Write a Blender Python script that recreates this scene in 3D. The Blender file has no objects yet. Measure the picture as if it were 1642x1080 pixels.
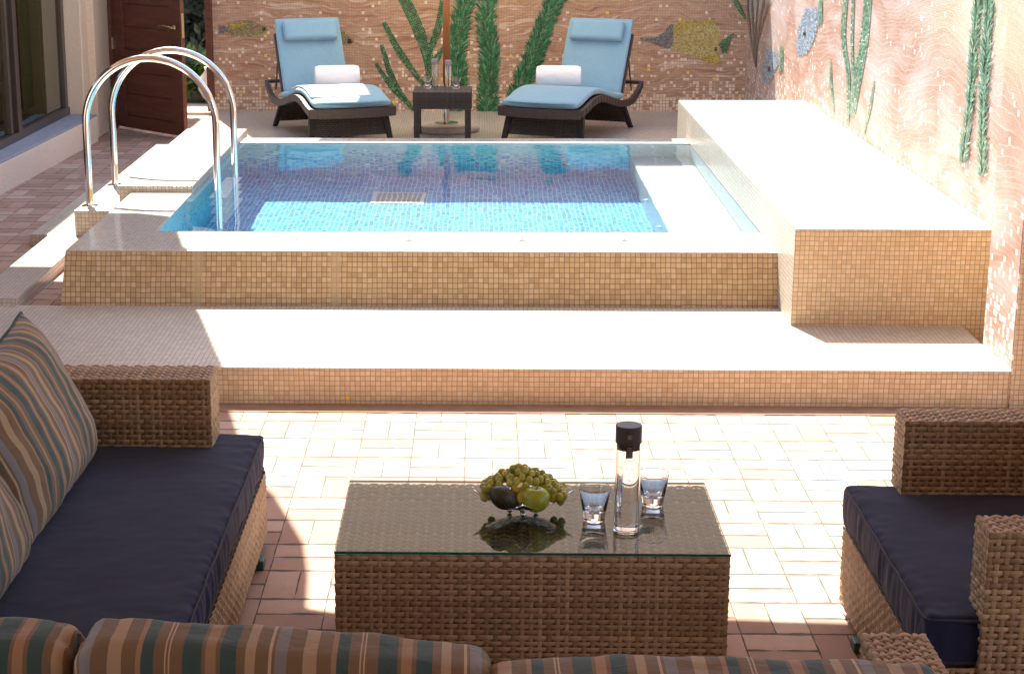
import bpy, bmesh, math, random
import numpy as np
from mathutils import Vector, Matrix, noise
R = math.radians
random.seed(7)
sc = bpy.context.scene

# ---------------------------------------------------------------- camera
CAM_H = 2.2
F_PX, PITCH, YAW, ROLL, CX, CY = 2872.87, .2512, -.0262, -.0017, 694.88, 550.77   # measured on the 1642 px wide photograph
cam = bpy.data.cameras.new('camera')
cam.sensor_width = 36
cam.lens = 36 * F_PX / 1642
cam.shift_x = (821 - CX) / 1642
cam.shift_y = (CY - 540) / 1642
cam.clip_end = 1000
co = bpy.data.objects.new('camera', cam)
sc.collection.objects.link(co)
co.matrix_world = (Matrix.Translation((0, 0, CAM_H)) @ Matrix.Rotation(-YAW, 4, 'Z') @
                   Matrix.Rotation(math.pi / 2 - PITCH, 4, 'X') @ Matrix.Rotation(ROLL, 4, 'Z'))
sc.camera = co

# ---------------------------------------------------------------- light
SUN_DIR = Vector((.104, -.333, -.465)).normalized()
world = bpy.data.worlds.new('World'); sc.world = world; world.use_nodes = True
wn = world.node_tree
sky = wn.nodes.new('ShaderNodeTexSky'); sky.sky_type = 'NISHITA'; sky.sun_disc = False
sky.sun_elevation = R(53.1); sky.sun_rotation = math.atan2(-SUN_DIR.x, -SUN_DIR.y)
wn.links.new(sky.outputs[0], wn.nodes['Background'].inputs[0])
wn.nodes['Background'].inputs[1].default_value = .15
sl = bpy.data.lights.new('sun', 'SUN'); sl.energy = 5.0; sl.angle = R(.53); sl.color = (1, .935, .835)
so = bpy.data.objects.new('sun', sl); sc.collection.objects.link(so)
so.rotation_euler = SUN_DIR.to_track_quat('-Z', 'Y').to_euler()
sl.cycles.is_caustics_light = True
sc.view_settings.view_transform = 'Standard'; sc.view_settings.look = 'None'; sc.view_settings.gamma = 1
sc.view_settings.use_curve_mapping = False
sc.view_settings.exposure = 1.93
cy = sc.cycles
cy.use_denoising = True; cy.max_bounces = 14; cy.transmission_bounces = 12; cy.transparent_max_bounces = 12
cy.diffuse_bounces = 5; cy.glossy_bounces = 5; cy.sample_clamp_indirect = 6; cy.blur_glossy = .4

# ---------------------------------------------------------------- materials
def newmat(n):
    m = bpy.data.materials.new(n); m.use_nodes = True
    return m, m.node_tree, m.node_tree.nodes['Principled BSDF']
def N(t, typ, **k):
    n = t.nodes.new(typ)
    for a, b in k.items(): setattr(n, a, b)
    return n
def put(t, sock, v):
    if isinstance(v, bpy.types.NodeSocket): t.links.new(v, sock)
    elif isinstance(v, (tuple, list)) and len(v) == 3 and len(sock.default_value) == 4: sock.default_value = (*v, 1)
    else: sock.default_value = v
def M(t, op, a, b=0., c=0.):
    n = N(t, 'ShaderNodeMath', operation=op)
    put(t, n.inputs[0], a); put(t, n.inputs[1], b); put(t, n.inputs[2], c)
    return n.outputs[0]
def mixc(t, f, a, b, mode='MIX'):
    n = N(t, 'ShaderNodeMix', data_type='RGBA', blend_type=mode)
    put(t, n.inputs[0], f); put(t, n.inputs[6], a); put(t, n.inputs[7], b)
    return n.outputs[2]
def ramp(t, f, stops, const=False):
    n = N(t, 'ShaderNodeValToRGB'); cr = n.color_ramp
    if const: cr.interpolation = 'CONSTANT'
    while len(cr.elements) < len(stops): cr.elements.new(.5)
    for e, (p, c) in zip(cr.elements, stops): e.position = p; e.color = (*c, 1)
    put(t, n.inputs[0], f)
    return n.outputs[0]
def sep(t, v):
    n = N(t, 'ShaderNodeSeparateXYZ'); put(t, n.inputs[0], v); return n.outputs
def comb(t, x, y, z=0.):
    n = N(t, 'ShaderNodeCombineXYZ'); put(t, n.inputs[0], x); put(t, n.inputs[1], y); put(t, n.inputs[2], z); return n.outputs[0]
def noi(t, vec, scale, detail=3., rough=.5, dist=0.):
    n = N(t, 'ShaderNodeTexNoise'); put(t, n.inputs['Vector'], vec)
    for k, v in (('Scale', scale), ('Detail', detail), ('Roughness', rough), ('Distortion', dist)): put(t, n.inputs[k], v)
    return n
def white(t, vec):
    n = N(t, 'ShaderNodeTexWhiteNoise', noise_dimensions='3D'); put(t, n.inputs['Vector'], vec); return n.outputs
def bump(t, b, h, dist, strength=1.):
    n = N(t, 'ShaderNodeBump'); put(t, n.inputs['Height'], h)
    n.inputs['Distance'].default_value = dist; n.inputs['Strength'].default_value = strength
    t.links.new(n.outputs[0], b.inputs['Normal'])
def uvs(t):
    return N(t, 'ShaderNodeTexCoord').outputs['UV']
def objc(t):
    return N(t, 'ShaderNodeTexCoord').outputs['Object']
def plain(n, col, rough=.5, metal=0., spec=.5, var=0., scale=8., bmp=0.):
    m, t, b = newmat(n)
    b.inputs['Base Color'].default_value = (*col, 1); b.inputs['Roughness'].default_value = rough
    b.inputs['Metallic'].default_value = metal; b.inputs['Specular IOR Level'].default_value = spec
    if var:
        f = noi(t, objc(t), scale, 5).outputs[0]
        put(t, b.inputs['Base Color'], ramp(t, f, [(.3, tuple(c * (1 - var) for c in col)), (.7, tuple(min(1, c * (1 + var)) for c in col))]))
        if bmp: bump(t, b, f, bmp)
    return m
def grid(t, uv, size, wob):
    """cell vector and distance to the nearest tile edge (0 .. .5)"""
    v = N(t, 'ShaderNodeVectorMath', operation='SCALE'); put(t, v.inputs[0], uv); v.inputs['Scale'].default_value = 1 / size
    nz = noi(t, uv, 9., 2).outputs[1]
    w = N(t, 'ShaderNodeVectorMath', operation='MULTIPLY_ADD'); put(t, w.inputs[0], nz); w.inputs[1].default_value = (wob, wob, 0); put(t, w.inputs[2], v.outputs[0])
    fl = N(t, 'ShaderNodeVectorMath', operation='FLOOR'); put(t, fl.inputs[0], w.outputs[0])
    fr = N(t, 'ShaderNodeVectorMath', operation='FRACTION'); put(t, fr.inputs[0], w.outputs[0])
    s = sep(t, fr.outputs[0])
    dx = M(t, 'SUBTRACT', .5, M(t, 'ABSOLUTE', M(t, 'SUBTRACT', s[0], .5)))
    dy = M(t, 'SUBTRACT', .5, M(t, 'ABSOLUTE', M(t, 'SUBTRACT', s[1], .5)))
    return fl.outputs[0], M(t, 'MINIMUM', dx, dy), s
def step_(t, x, a, b):
    n = N(t, 'ShaderNodeMapRange', interpolation_type='SMOOTHSTEP'); put(t, n.inputs[0], x); n.inputs[1].default_value = a; n.inputs[2].default_value = b
    return n.outputs[0]
def mosaic(n, size, stops, grout=(0, 0, 0), gw=.055, rough=.35, wob=.35, gold=0., bmp=.0012, stain=.25, bands=()):
    m, t, b = newmat(n); uv = uvs(t)
    cell, d, _ = grid(t, uv, size, wob)
    wv = white(t, cell)
    col = ramp(t, wv[0], stops)
    big = noi(t, uv, 1.3, 4).outputs[0]
    col = mixc(t, stain, col, ramp(t, big, [(.3, (.55, .5, .45)), (.7, (1, 1, 1))]), 'MULTIPLY')
    if gold:
        g = M(t, 'GREATER_THAN', sep(t, wv[1])[1], 1 - gold)
        col = mixc(t, g, col, (.85, .55, .05))
    mask = step_(t, d, gw * .6, gw * 1.5)
    col = mixc(t, mask, grout, col)
    for bx in bands:
        dist = M(t, 'ABSOLUTE', M(t, 'SUBTRACT', sep(t, uv)[0], bx))
        col = mixc(t, M(t, 'MULTIPLY', M(t, 'SUBTRACT', 1., step_(t, dist, .018, .03)), .6), col, (.50, .37, .21))
    put(t, b.inputs['Base Color'], col)
    put(t, b.inputs['Roughness'], M(t, 'SUBTRACT', .85, M(t, 'MULTIPLY', mask, .85 - rough)))
    if bmp: bump(t, b, M(t, 'ADD', mask, M(t, 'MULTIPLY', wv[0], .5)), bmp)
    return m

BX0, BX1 = -1.407, -.717
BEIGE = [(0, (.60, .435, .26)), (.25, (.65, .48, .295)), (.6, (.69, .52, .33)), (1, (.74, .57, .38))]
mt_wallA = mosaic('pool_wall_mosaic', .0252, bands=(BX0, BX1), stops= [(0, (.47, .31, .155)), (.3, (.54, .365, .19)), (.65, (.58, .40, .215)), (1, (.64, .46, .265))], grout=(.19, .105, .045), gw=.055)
mt_step = mosaic('step_mosaic', .0222, BEIGE, (.36, .24, .13), .05, gold=.002)
mt_top = mosaic('top_mosaic', .0222, [(0, (.47, .41, .335)), (.5, (.53, .465, .38)), (1, (.59, .525, .44))], (.28, .24, .19), .05, rough=.3)
mt_rim = mosaic('rim_mosaic', .0222, [(0, (.48, .42, .35)), (.5, (.54, .475, .395)), (1, (.59, .525, .44))], (.38, .33, .27), .04, rough=.14, bmp=.0006)
mt_poolfloor = mosaic('pool_floor_mosaic', .031, [(0, (.006, .08, .36)), (.2, (.006, .18, .54)), (.42, (.01, .31, .64)), (.6, (.02, .44, .66)), (.74, (.01, .13, .50)), (.86, (.18, .58, .74)), (1, (.008, .25, .56))], (.42, .78, .90), .085, stain=.1)

def pool_side():
    """beige mosaic near the waterline that turns blue tile by tile lower down"""
    m, t, b = newmat('pool_side_mosaic'); uv = uvs(t)
    cell, d, _ = grid(t, uv, .031, .3)
    wv = white(t, cell)
    beige = ramp(t, wv[0], [(0, (.34, .62, .58)), (.5, (.42, .70, .64)), (1, (.54, .76, .68))])
    blue = ramp(t, wv[0], [(0, (.01, .12, .42)), (.4, (.015, .34, .62)), (.7, (.03, .50, .66)), (1, (.02, .22, .52))])
    z = sep(t, uv)[1]
    thr = step_(t, M(t, 'MULTIPLY', z, -1.), -.30, .85)
    f = M(t, 'GREATER_THAN', M(t, 'ADD', thr, .03), sep(t, wv[1])[2])
    col = mixc(t, f, beige, blue)
    put(t, b.inputs['Base Color'], mixc(t, step_(t, d, .04, .09), (.5, .6, .6), col))
    b.inputs['Roughness'].default_value = .3
    return m
mt_poolside = pool_side()
mt_shelf = mosaic('underwater_bench_mosaic', .0222, [(0, (.68, .66, .60)), (1, (.80, .78, .72))], (.62, .64, .60), .05)

def pavers():
    m, t, b = newmat('clay_pavers'); uv = uvs(t)
    nz = noi(t, uv, 6., 2).outputs[1]
    w = N(t, 'ShaderNodeVectorMath', operation='MULTIPLY_ADD'); put(t, w.inputs[0], nz); w.inputs[1].default_value = (.006, .006, 0); put(t, w.inputs[2], uv)
    s = sep(t, w.outputs[0]); C, CYY = .2125, .2425
    X = M(t, 'DIVIDE', M(t, 'ADD', s[0], .474 + 600 * C), C); Y = M(t, 'DIVIDE', M(t, 'ADD', s[1], -7.243 + 601 * CYY), CYY)
    ix, iy = M(t, 'FLOOR', X), M(t, 'FLOOR', Y); fx, fy = M(t, 'FRACT', X), M(t, 'FRACT', Y)
    par = M(t, 'MODULO', M(t, 'ADD', ix, iy), 2.)      # 1: two bricks stacked, 0: side by side
    inv_ = M(t, 'SUBTRACT', 1., par)
    split = M(t, 'ADD', M(t, 'MULTIPLY', par, fy), M(t, 'MULTIPLY', inv_, fx))
    oth = M(t, 'ADD', M(t, 'MULTIPLY', par, fx), M(t, 'MULTIPLY', inv_, fy))
    h2 = M(t, 'MULTIPLY', split, 2.); half = M(t, 'FLOOR', h2)
    jn = M(t, 'MAXIMUM', M(t, 'MULTIPLY', M(t, 'ADD', noi(t, uv, 13., 4).outputs[0], -.27), 3.6), .12)
    d1 = M(t, 'MULTIPLY', M(t, 'SUBTRACT', .5, M(t, 'ABSOLUTE', M(t, 'SUBTRACT', M(t, 'FRACT', h2), .5))), .5)
    d2 = M(t, 'SUBTRACT', .5, M(t, 'ABSOLUTE', M(t, 'SUBTRACT', oth, .5)))
    d1 = M(t, 'MULTIPLY', d1, M(t, 'ADD', M(t, 'MULTIPLY', par, .62), M(t, 'MULTIPLY', inv_, 1.9)))
    d2 = M(t, 'MULTIPLY', d2, M(t, 'ADD', M(t, 'MULTIPLY', par, 1.9), M(t, 'MULTIPLY', inv_, .62)))
    d = M(t, 'DIVIDE', M(t, 'MINIMUM', d1, d2), jn)
    idv = comb(t, ix, iy, half); wv = white(t, idv)
    col = ramp(t, wv[0], [(0, (.36, .215, .155)), (.35, (.42, .265, .195)), (.7, (.47, .31, .23)), (1, (.54, .39, .30))])
    grain = noi(t, uv, 330., 2, .7).outputs[0]
    col = mixc(t, .45, col, ramp(t, grain, [(.36, (.42, .36, .33)), (.5, (.95, .95, .95)), (1, (1.1, 1.1, 1.1))]), 'MULTIPLY')
    blot = noi(t, uv, 5., 5, .65).outputs[0]
    col = mixc(t, .5, col, ramp(t, blot, [(.3, (.66, .62, .6)), (.65, (1.08, 1.06, 1.04))]), 'MULTIPLY')
    mask = step_(t, d, .011, .026)
    col = mixc(t, mask, (.10, .075, .058), col)
    put(t, b.inputs['Base Color'], col); b.inputs['Roughness'].default_value = .85
    bump(t, b, M(t, 'ADD', mask, M(t, 'ADD', M(t, 'MULTIPLY', grain, .12), M(t, 'MULTIPLY', wv[0], .25))), .004)
    return m
mt_paver = pavers()

def mural_back():
    m, t, b = newmat('back_mural_mosaic'); uv = uvs(t); s = sep(t, uv)
    warp = noi(t, comb(t, M(t, 'MULTIPLY', s[0], .9), M(t, 'MULTIPLY', s[1], 2.)), 1.6, 3)
    v = comb(t, M(t, 'MULTIPLY', s[0], .55), M(t, 'ADD', M(t, 'MULTIPLY', s[1], 8.), M(t, 'MULTIPLY', warp.outputs[0], 2.6)))
    st = noi(t, v, 2.4, 6, .62).outputs[0]
    col = ramp(t, st, [(.28, (.27, .12, .065)), (.40, (.46, .26, .16)), (.48, (.58, .395, .27)), (.54, (.43, .22, .12)), (.62, (.72, .55, .42)), (.70, (.54, .345, .225)), (.8, (.72, .54, .40))])
    cell, d, _ = grid(t, uv, .024, .1); wv = white(t, cell)
    col = mixc(t, .22, col, ramp(t, wv[0], [(0, (.6, .6, .6)), (1, (1.25, 1.2, 1.2))]), 'MULTIPLY')
    z = s[1]
    p = ramp(t, z, [(.165, (.75,) * 3), (.25, (.60,) * 3), (.34, (.34,) * 3), (.48, (.17,) * 3), (.65, (.08,) * 3), (.85, (.035,) * 3), (1., (.02,) * 3)])
    clump = noi(t, uv, 3.5, 3).outputs[0]
    pm = M(t, 'MULTIPLY', p, M(t, 'ADD', M(t, 'MULTIPLY', clump, 1.2), .45))
    c2, d2, _ = grid(t, uv, .030, .25)
    w2 = white(t, c2); on = M(t, 'LESS_THAN', w2[0], pm)
    light = ramp(t, sep(t, w2[1])[1], [(0, (.76, .58, .44)), (.5, (.88, .74, .60)), (.975, (.80, .66, .52)), (.98, (.9, .62, .1)), (1, (.9, .62, .1))])
    light = mixc(t, .0, light, light)
    col = mixc(t, M(t, 'MULTIPLY', on, step_(t, d2, .06, .12)), col, light)
    col = mixc(t, M(t, 'MULTIPLY', M(t, 'SUBTRACT', 1., step_(t, d, .03, .1)), .35), col, (.16, .08, .05))
    put(t, b.inputs['Base Color'], col); b.inputs['Roughness'].default_value = .38
    bump(t, b, step_(t, d, .02, .1), .0008)
    return m
def mural_side():
    m, t, b = newmat('side_mural_mosaic'); uv = uvs(t); s = sep(t, uv)
    big = noi(t, comb(t, M(t, 'MULTIPLY', s[0], .45), M(t, 'MULTIPLY', s[1], .8)), 1.1, 2, .4).outputs[0]
    med = noi(t, comb(t, M(t, 'MULTIPLY', s[0], .5), M(t, 'MULTIPLY', s[1], 1.2)), 2.6, 3).outputs[0]
    hgt = M(t, 'ADD', s[1], M(t, 'ADD', M(t, 'MULTIPLY', big, .85), M(t, 'MULTIPLY', med, .20)))
    ly = M(t, 'MULTIPLY', hgt, 34.)
    frac = M(t, 'FRACT', ly); idx = M(t, 'FLOOR', ly)
    wb = white(t, comb(t, idx, 0., 0.))
    base = ramp(t, noi(t, comb(t, M(t, 'MULTIPLY', s[0], .4), hgt), 2.6, 3, .5).outputs[0],
                [(.3, (.51, .43, .41)), (.42, (.48, .33, .28)), (.5, (.41, .25, .19)), (.58, (.49, .36, .31)), (.70, (.53, .46, .44))])
    upper = M(t, 'MULTIPLY', step_(t, s[1], 1.15, 1.55), step_(t, M(t, 'MULTIPLY', s[0], -1.), -10.8, -8.8))
    base = mixc(t, upper, base, ramp(t, med, [(.35, (.44, .42, .30)), (.6, (.53, .50, .41))]))
    base = mixc(t, .3, base, ramp(t, wb[0], [(0, (.75, .72, .7)), (1, (1.1, 1.1, 1.1))]), 'MULTIPLY')
    line = M(t, 'SUBTRACT', 1., step_(t, frac, .0, .2))
    base = mixc(t, M(t, 'MULTIPLY', line, .42), base, (.78, .70, .62))
    cell, d, fr = grid(t, uv, .013, .2); wv = white(t, cell)
    base = mixc(t, .3, base, ramp(t, wv[0], [(0, (.62, .6, .58)), (1, (1.2, 1.2, 1.2))]), 'MULTIPLY')
    c2, d2, _ = grid(t, uv, .032, .8); w2 = white(t, c2)
    p = ramp(t, s[1], [(.17, (.45,) * 3), (.55, (.26,) * 3), (.75, (.10,) * 3), (1.0, (.02,) * 3)])
    on = M(t, 'LESS_THAN', w2[0], p)
    base = mixc(t, M(t, 'MULTIPLY', M(t, 'MULTIPLY', on, step_(t, d2, .06, .14)), .8), base, (.92, .88, .82))
    put(t, b.inputs['Base Color'], base); b.inputs['Roughness'].default_value = .4
    bump(t, b, step_(t, d, .02, .12), .0006)
    return m
mt_muralB = mural_back(); mt_muralR = mural_side()
def chips(n, stops, rough=.35):
    m, t, b = newmat(n); put(t, b.inputs['Base Color'], ramp(t, white(t, uvs(t))[0], stops)); b.inputs['Roughness'].default_value = rough
    return m
mt_green = chips('green_mosaic', [(0, (.006, .045, .018)), (.4, (.02, .13, .05)), (.75, (.045, .23, .09)), (1, (.20, .42, .20))])
mt_greenR = chips('pale_green_mosaic', [(0, (.03, .12, .07)), (.5, (.12, .29, .19)), (.85, (.24, .42, .30)), (1, (.6, .64, .52))])
mt_reed = chips('reed_mosaic', [(0, (.10, .07, .05)), (.5, (.20, .14, .10)), (1, (.14, .16, .09))])
mt_yellow = chips('yellow_fish_mosaic', [(0, (.22, .17, .07)), (.45, (.42, .32, .06)), (.8, (.62, .46, .05)), (1, (.75, .6, .12))])
mt_olive = chips('olive_fish_mosaic', [(0, (.12, .10, .05)), (.4, (.26, .22, .09)), (.75, (.36, .30, .14)), (1, (.45, .40, .24))])
mt_fishy = chips('golden_fish_mosaic', [(0, (.24, .18, .06)), (.4, (.46, .37, .10)), (.75, (.60, .50, .15)), (1, (.66, .62, .34))])
mt_slate = chips('slate_fish_mosaic', [(0, (.06, .06, .07)), (.6, (.16, .16, .17)), (1, (.32, .32, .33))])
mt_blue = chips('blue_fish_mosaic', [(0, (.10, .16, .26)), (.4, (.22, .34, .48)), (.75, (.40, .52, .62)), (1, (.62, .62, .5))])
mt_black = plain('black_mosaic', (.02, .02, .02), .3)

def wicker(n, stops):
    m, t, b = newmat(n); s = sep(t, uvs(t))
    row = M(t, 'FLOOR', s[1]); wv = white(t, comb(t, row, 0., 0.))
    f = noi(t, comb(t, M(t, 'MULTIPLY', s[0], 6.), M(t, 'MULTIPLY', s[1], 6.)), 1.5, 4).outputs[0]
    col = ramp(t, M(t, 'ADD', M(t, 'MULTIPLY', wv[0], .45), M(t, 'MULTIPLY', f, .55)), stops)
    put(t, b.inputs['Base Color'], col); b.inputs['Roughness'].default_value = .5
    fib = noi(t, comb(t, M(t, 'MULTIPLY', s[0], 8.), M(t, 'MULTIPLY', s[1], 14.)), 3., 3).outputs[0]
    bump(t, b, fib, .0004)
    return m
mt_wicker = wicker('honey_wicker', [(.25, (.20, .13, .065)), (.5, (.32, .22, .125)), (.75, (.45, .335, .205))])
mt_wdark = wicker('dark_wicker', [(.2, (.025, .018, .015)), (.5, (.045, .032, .027)), (.8, (.075, .055, .048))])
mt_wback = plain('wicker_backing', (.13, .075, .04), .8)
mt_wdback = plain('dark_wicker_backing', (.022, .016, .013), .8)

def fabric(n, col, var=.12, weave=900., rough=.9, sheen=.2, fs=14., fd=.006):
    m, t, b = newmat(n); oc = objc(t)
    f = noi(t, oc, 5., 4).outputs[0]; g = noi(t, oc, weave, 1).outputs[0]
    c = ramp(t, M(t, 'ADD', M(t, 'MULTIPLY', f, .6), M(t, 'MULTIPLY', g, .4)), [(.3, tuple(x * (1 - var) for x in col)), (.7, tuple(x * (1 + var) for x in col))])
    put(t, b.inputs['Base Color'], c); b.inputs['Roughness'].default_value = rough
    b.inputs['Sheen Weight'].default_value = sheen; b.inputs['Specular IOR Level'].default_value = .2
    fold = noi(t, oc, fs, 3, .5, .4).outputs[0]
    bump(t, b, M(t, 'ADD', fold, M(t, 'MULTIPLY', g, .05)), fd)
    return m
mt_navy = fabric('navy_canvas', (.013, .018, .052), .14, sheen=.10, fs=6., fd=.004)
mt_sky = fabric('sky_blue_canvas', (.23, .40, .52), .05)
mt_towel = fabric('white_terry', (.86, .85, .86), .04, 500.)
mt_canopy = fabric('cream_canvas', (.75, .66, .52), .05)
_t = mt_canopy.node_tree; _tr = N(_t, 'ShaderNodeBsdfTranslucent'); _tr.inputs[0].default_value = (.9, .78, .6, 1); _mx = N(_t, 'ShaderNodeMixShader'); _mx.inputs[0].default_value = .55
_t.links.new(_t.nodes['Principled BSDF'].outputs[0], _mx.inputs[1]); _t.links.new(_tr.outputs[0], _mx.inputs[2]); _t.links.new(_mx.outputs[0], _t.nodes['Material Output'].inputs[0])
br, ta, te, bg, orr, th = (.175, .12, .075), (.36, .275, .185), (.045, .085, .088), (.20, .205, .215), (.31, .20, .12), (.45, .36, .26)
def stripes():
    m, t, b = newmat('striped_canvas'); uv = uvs(t); s = sep(t, uv)
    u = M(t, 'FRACT', M(t, 'ADD', M(t, 'DIVIDE', M(t, 'ADD', s[0], M(t, 'MULTIPLY', noi(t, uv, 5., 2).outputs[0], .006)), .36), 8.))
    col = ramp(t, u, [(0, bg), (.03, br), (.11, ta), (.18, br), (.255, orr), (.285, te), (.345, br), (.40, th), (.408, br), (.42, th), (.428, br),
                      (.495, te), (.59, br), (.61, orr), (.665, br), (.69, te), (.77, br), (.82, ta), (.87, br), (.935, th), (.95, br), (.965, bg)], True)
    g = noi(t, uv, 700., 1).outputs[0]
    col = mixc(t, .25, col, ramp(t, g, [(.3, (.8, .8, .8)), (.7, (1.15, 1.15, 1.15))]), 'MULTIPLY')
    put(t, b.inputs['Base Color'], col); b.inputs['Roughness'].default_value = .9; b.inputs['Sheen Weight'].default_value = .15
    b.inputs['Specular IOR Level'].default_value = .2
    bump(t, b, M(t, 'ADD', noi(t, uv, 11., 3, .5, .5).outputs[0], M(t, 'MULTIPLY', g, .04)), .008)
    return m
mt_stripe = stripes()
mt_teal = plain('teal_piping', (.02, .05, .055), .8)
mt_navyp = plain('navy_piping', (.014, .015, .03), .8)

def wood(n, a, b_, sc_=(1, 1, 1), rough=.45):
    m, t, b = newmat(n); v = N(t, 'ShaderNodeVectorMath', operation='MULTIPLY'); put(t, v.inputs[0], objc(t)); v.inputs[1].default_value = sc_
    f = noi(t, v.outputs[0], 3., 6, .6, .6).outputs[0]
    put(t, b.inputs['Base Color'], ramp(t, f, [(.3, a), (.7, b_)])); b.inputs['Roughness'].default_value = rough
    bump(t, b, f, .0015)
    return m
mt_wood = wood('mahogany', (.085, .022, .012), (.16, .05, .027), (1, 1, 9))
mt_pole = wood('teak_pole', (.36, .12, .035), (.52, .20, .07), (9, 9, 1))
mt_render = plain('beige_render', (.76, .58, .41), .85, var=.06, scale=60, bmp=.001)
mt_plinthtop = plain('grey_sill_stone', (.30, .31, .34), .6, var=.12, scale=20)
mt_plinth = plain('pebble_render', (.68, .56, .47), .9, var=.16, scale=110, bmp=.002)
mt_bronze = plain('bronze_frame', (.13, .10, .085), .4, .6)
mt_steel = plain('polished_steel', (.82, .80, .78), .09, 1.)
mt_brass = plain('worn_brass', (.45, .33, .18), .35, 1.)
mt_conc = plain('umbrella_stone', (.42, .35, .29), .8, var=.15, scale=30, bmp=.002)
mt_dark = plain('black_plastic', (.025, .02, .02), .35)
mt_grey = plain('grey_plastic', (.35, .33, .32), .5)
mt_footp = plain('teal_plastic', (.03, .10, .09), .5)
mt_silver = plain('silver_dish', (.7, .68, .66), .16, 1.)
mt_soil = plain('soil', (.05, .03, .02), .9, var=.4, scale=60)
mt_pot = plain('sandstone_pot', (.55, .44, .36), .85, var=.12, scale=20)
mt_leaf = chips('leaf_greens', [(0, (.012, .03, .01)), (.5, (.04, .10, .02)), (.85, (.10, .22, .04)), (1, (.2, .3, .1))], .55)
mt_hedge = chips('hedge_greens', [(0, (.008, .014, .008)), (.5, (.03, .045, .022)), (.85, (.09, .11, .07)), (1, (.22, .23, .18))], .6)
mt_outpath = plain('pale_concrete', (.55, .5, .45), .8, var=.06, scale=10)
mt_curtain = fabric('curtain_cloth', (.30, .29, .17), .1)
mt_room = plain('dark_room', (.07, .045, .03), .9)
mt_screen = plain('green_screen_cloth', (.02, .12, .07), .9)
mt_apple = plain('apple_skin', (.30, .38, .03), .3, var=.2, scale=18)
mt_avo = plain('avocado_skin', (.028, .030, .012), .42, var=.4, scale=90, bmp=.002)
mt_stem = plain('brown_stem', (.12, .07, .03), .7)
mt_white = plain('white_plastic', (.75, .73, .70), .4)

def glassmat(n, ior=1.5, col=(1, 1, 1), rough=0.):
    m, t, b = newmat(n); b.inputs['Base Color'].default_value = (*col, 1); b.inputs['Transmission Weight'].default_value = 1
    b.inputs['IOR'].default_value = ior; b.inputs['Roughness'].default_value = rough
    return m
mt_water = glassmat('water', 1.333, (.66, .89, .98))
mt_glass = glassmat('clear_glass', 1.5)
mt_drink = glassmat('drinking_water', 1.333)
def grape():
    m, t, b = newmat('grape_skin'); put(t, b.inputs['Base Color'], ramp(t, noi(t, objc(t), 30., 3).outputs[0], [(.3, (.28, .31, .035)), (.7, (.46, .48, .09))]))
    b.inputs['Roughness'].default_value = .3; b.inputs['Subsurface Weight'].default_value = .3; b.inputs['Subsurface Radius'].default_value = (.01, .01, .004)
    return m
mt_grape = grape()
def pane(n, tint, k=1.):
    m, t, b = newmat(n); t.nodes.remove(b)
    fr = N(t, 'ShaderNodeFresnel'); fr.inputs[0].default_value = 1.5
    tr = N(t, 'ShaderNodeBsdfTransparent'); tr.inputs[0].default_value = (*tint, 1); gl = N(t, 'ShaderNodeBsdfGlossy'); gl.inputs['Roughness'].default_value = 0
    bf = N(t, 'ShaderNodeNewGeometry').outputs['Backfacing']; mx = N(t, 'ShaderNodeMixShader'); put(t, mx.inputs[0], M(t, 'MULTIPLY', M(t, 'MULTIPLY', fr.outputs[0], k), M(t, 'SUBTRACT', 1., bf))); t.links.new(tr.outputs[0], mx.inputs[1]); t.links.new(gl.outputs[0], mx.inputs[2])
    t.links.new(mx.outputs[0], t.nodes['Material Output'].inputs[0])
    return m
mt_pane = pane('window_pane', (.62, .66, .58), 1.3)
mt_tglass = pane('table_glass', (.68, .75, .72), 1.45)
mt_tedge = plain('green_glass_edge', (.01, .10, .075), .15)

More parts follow.
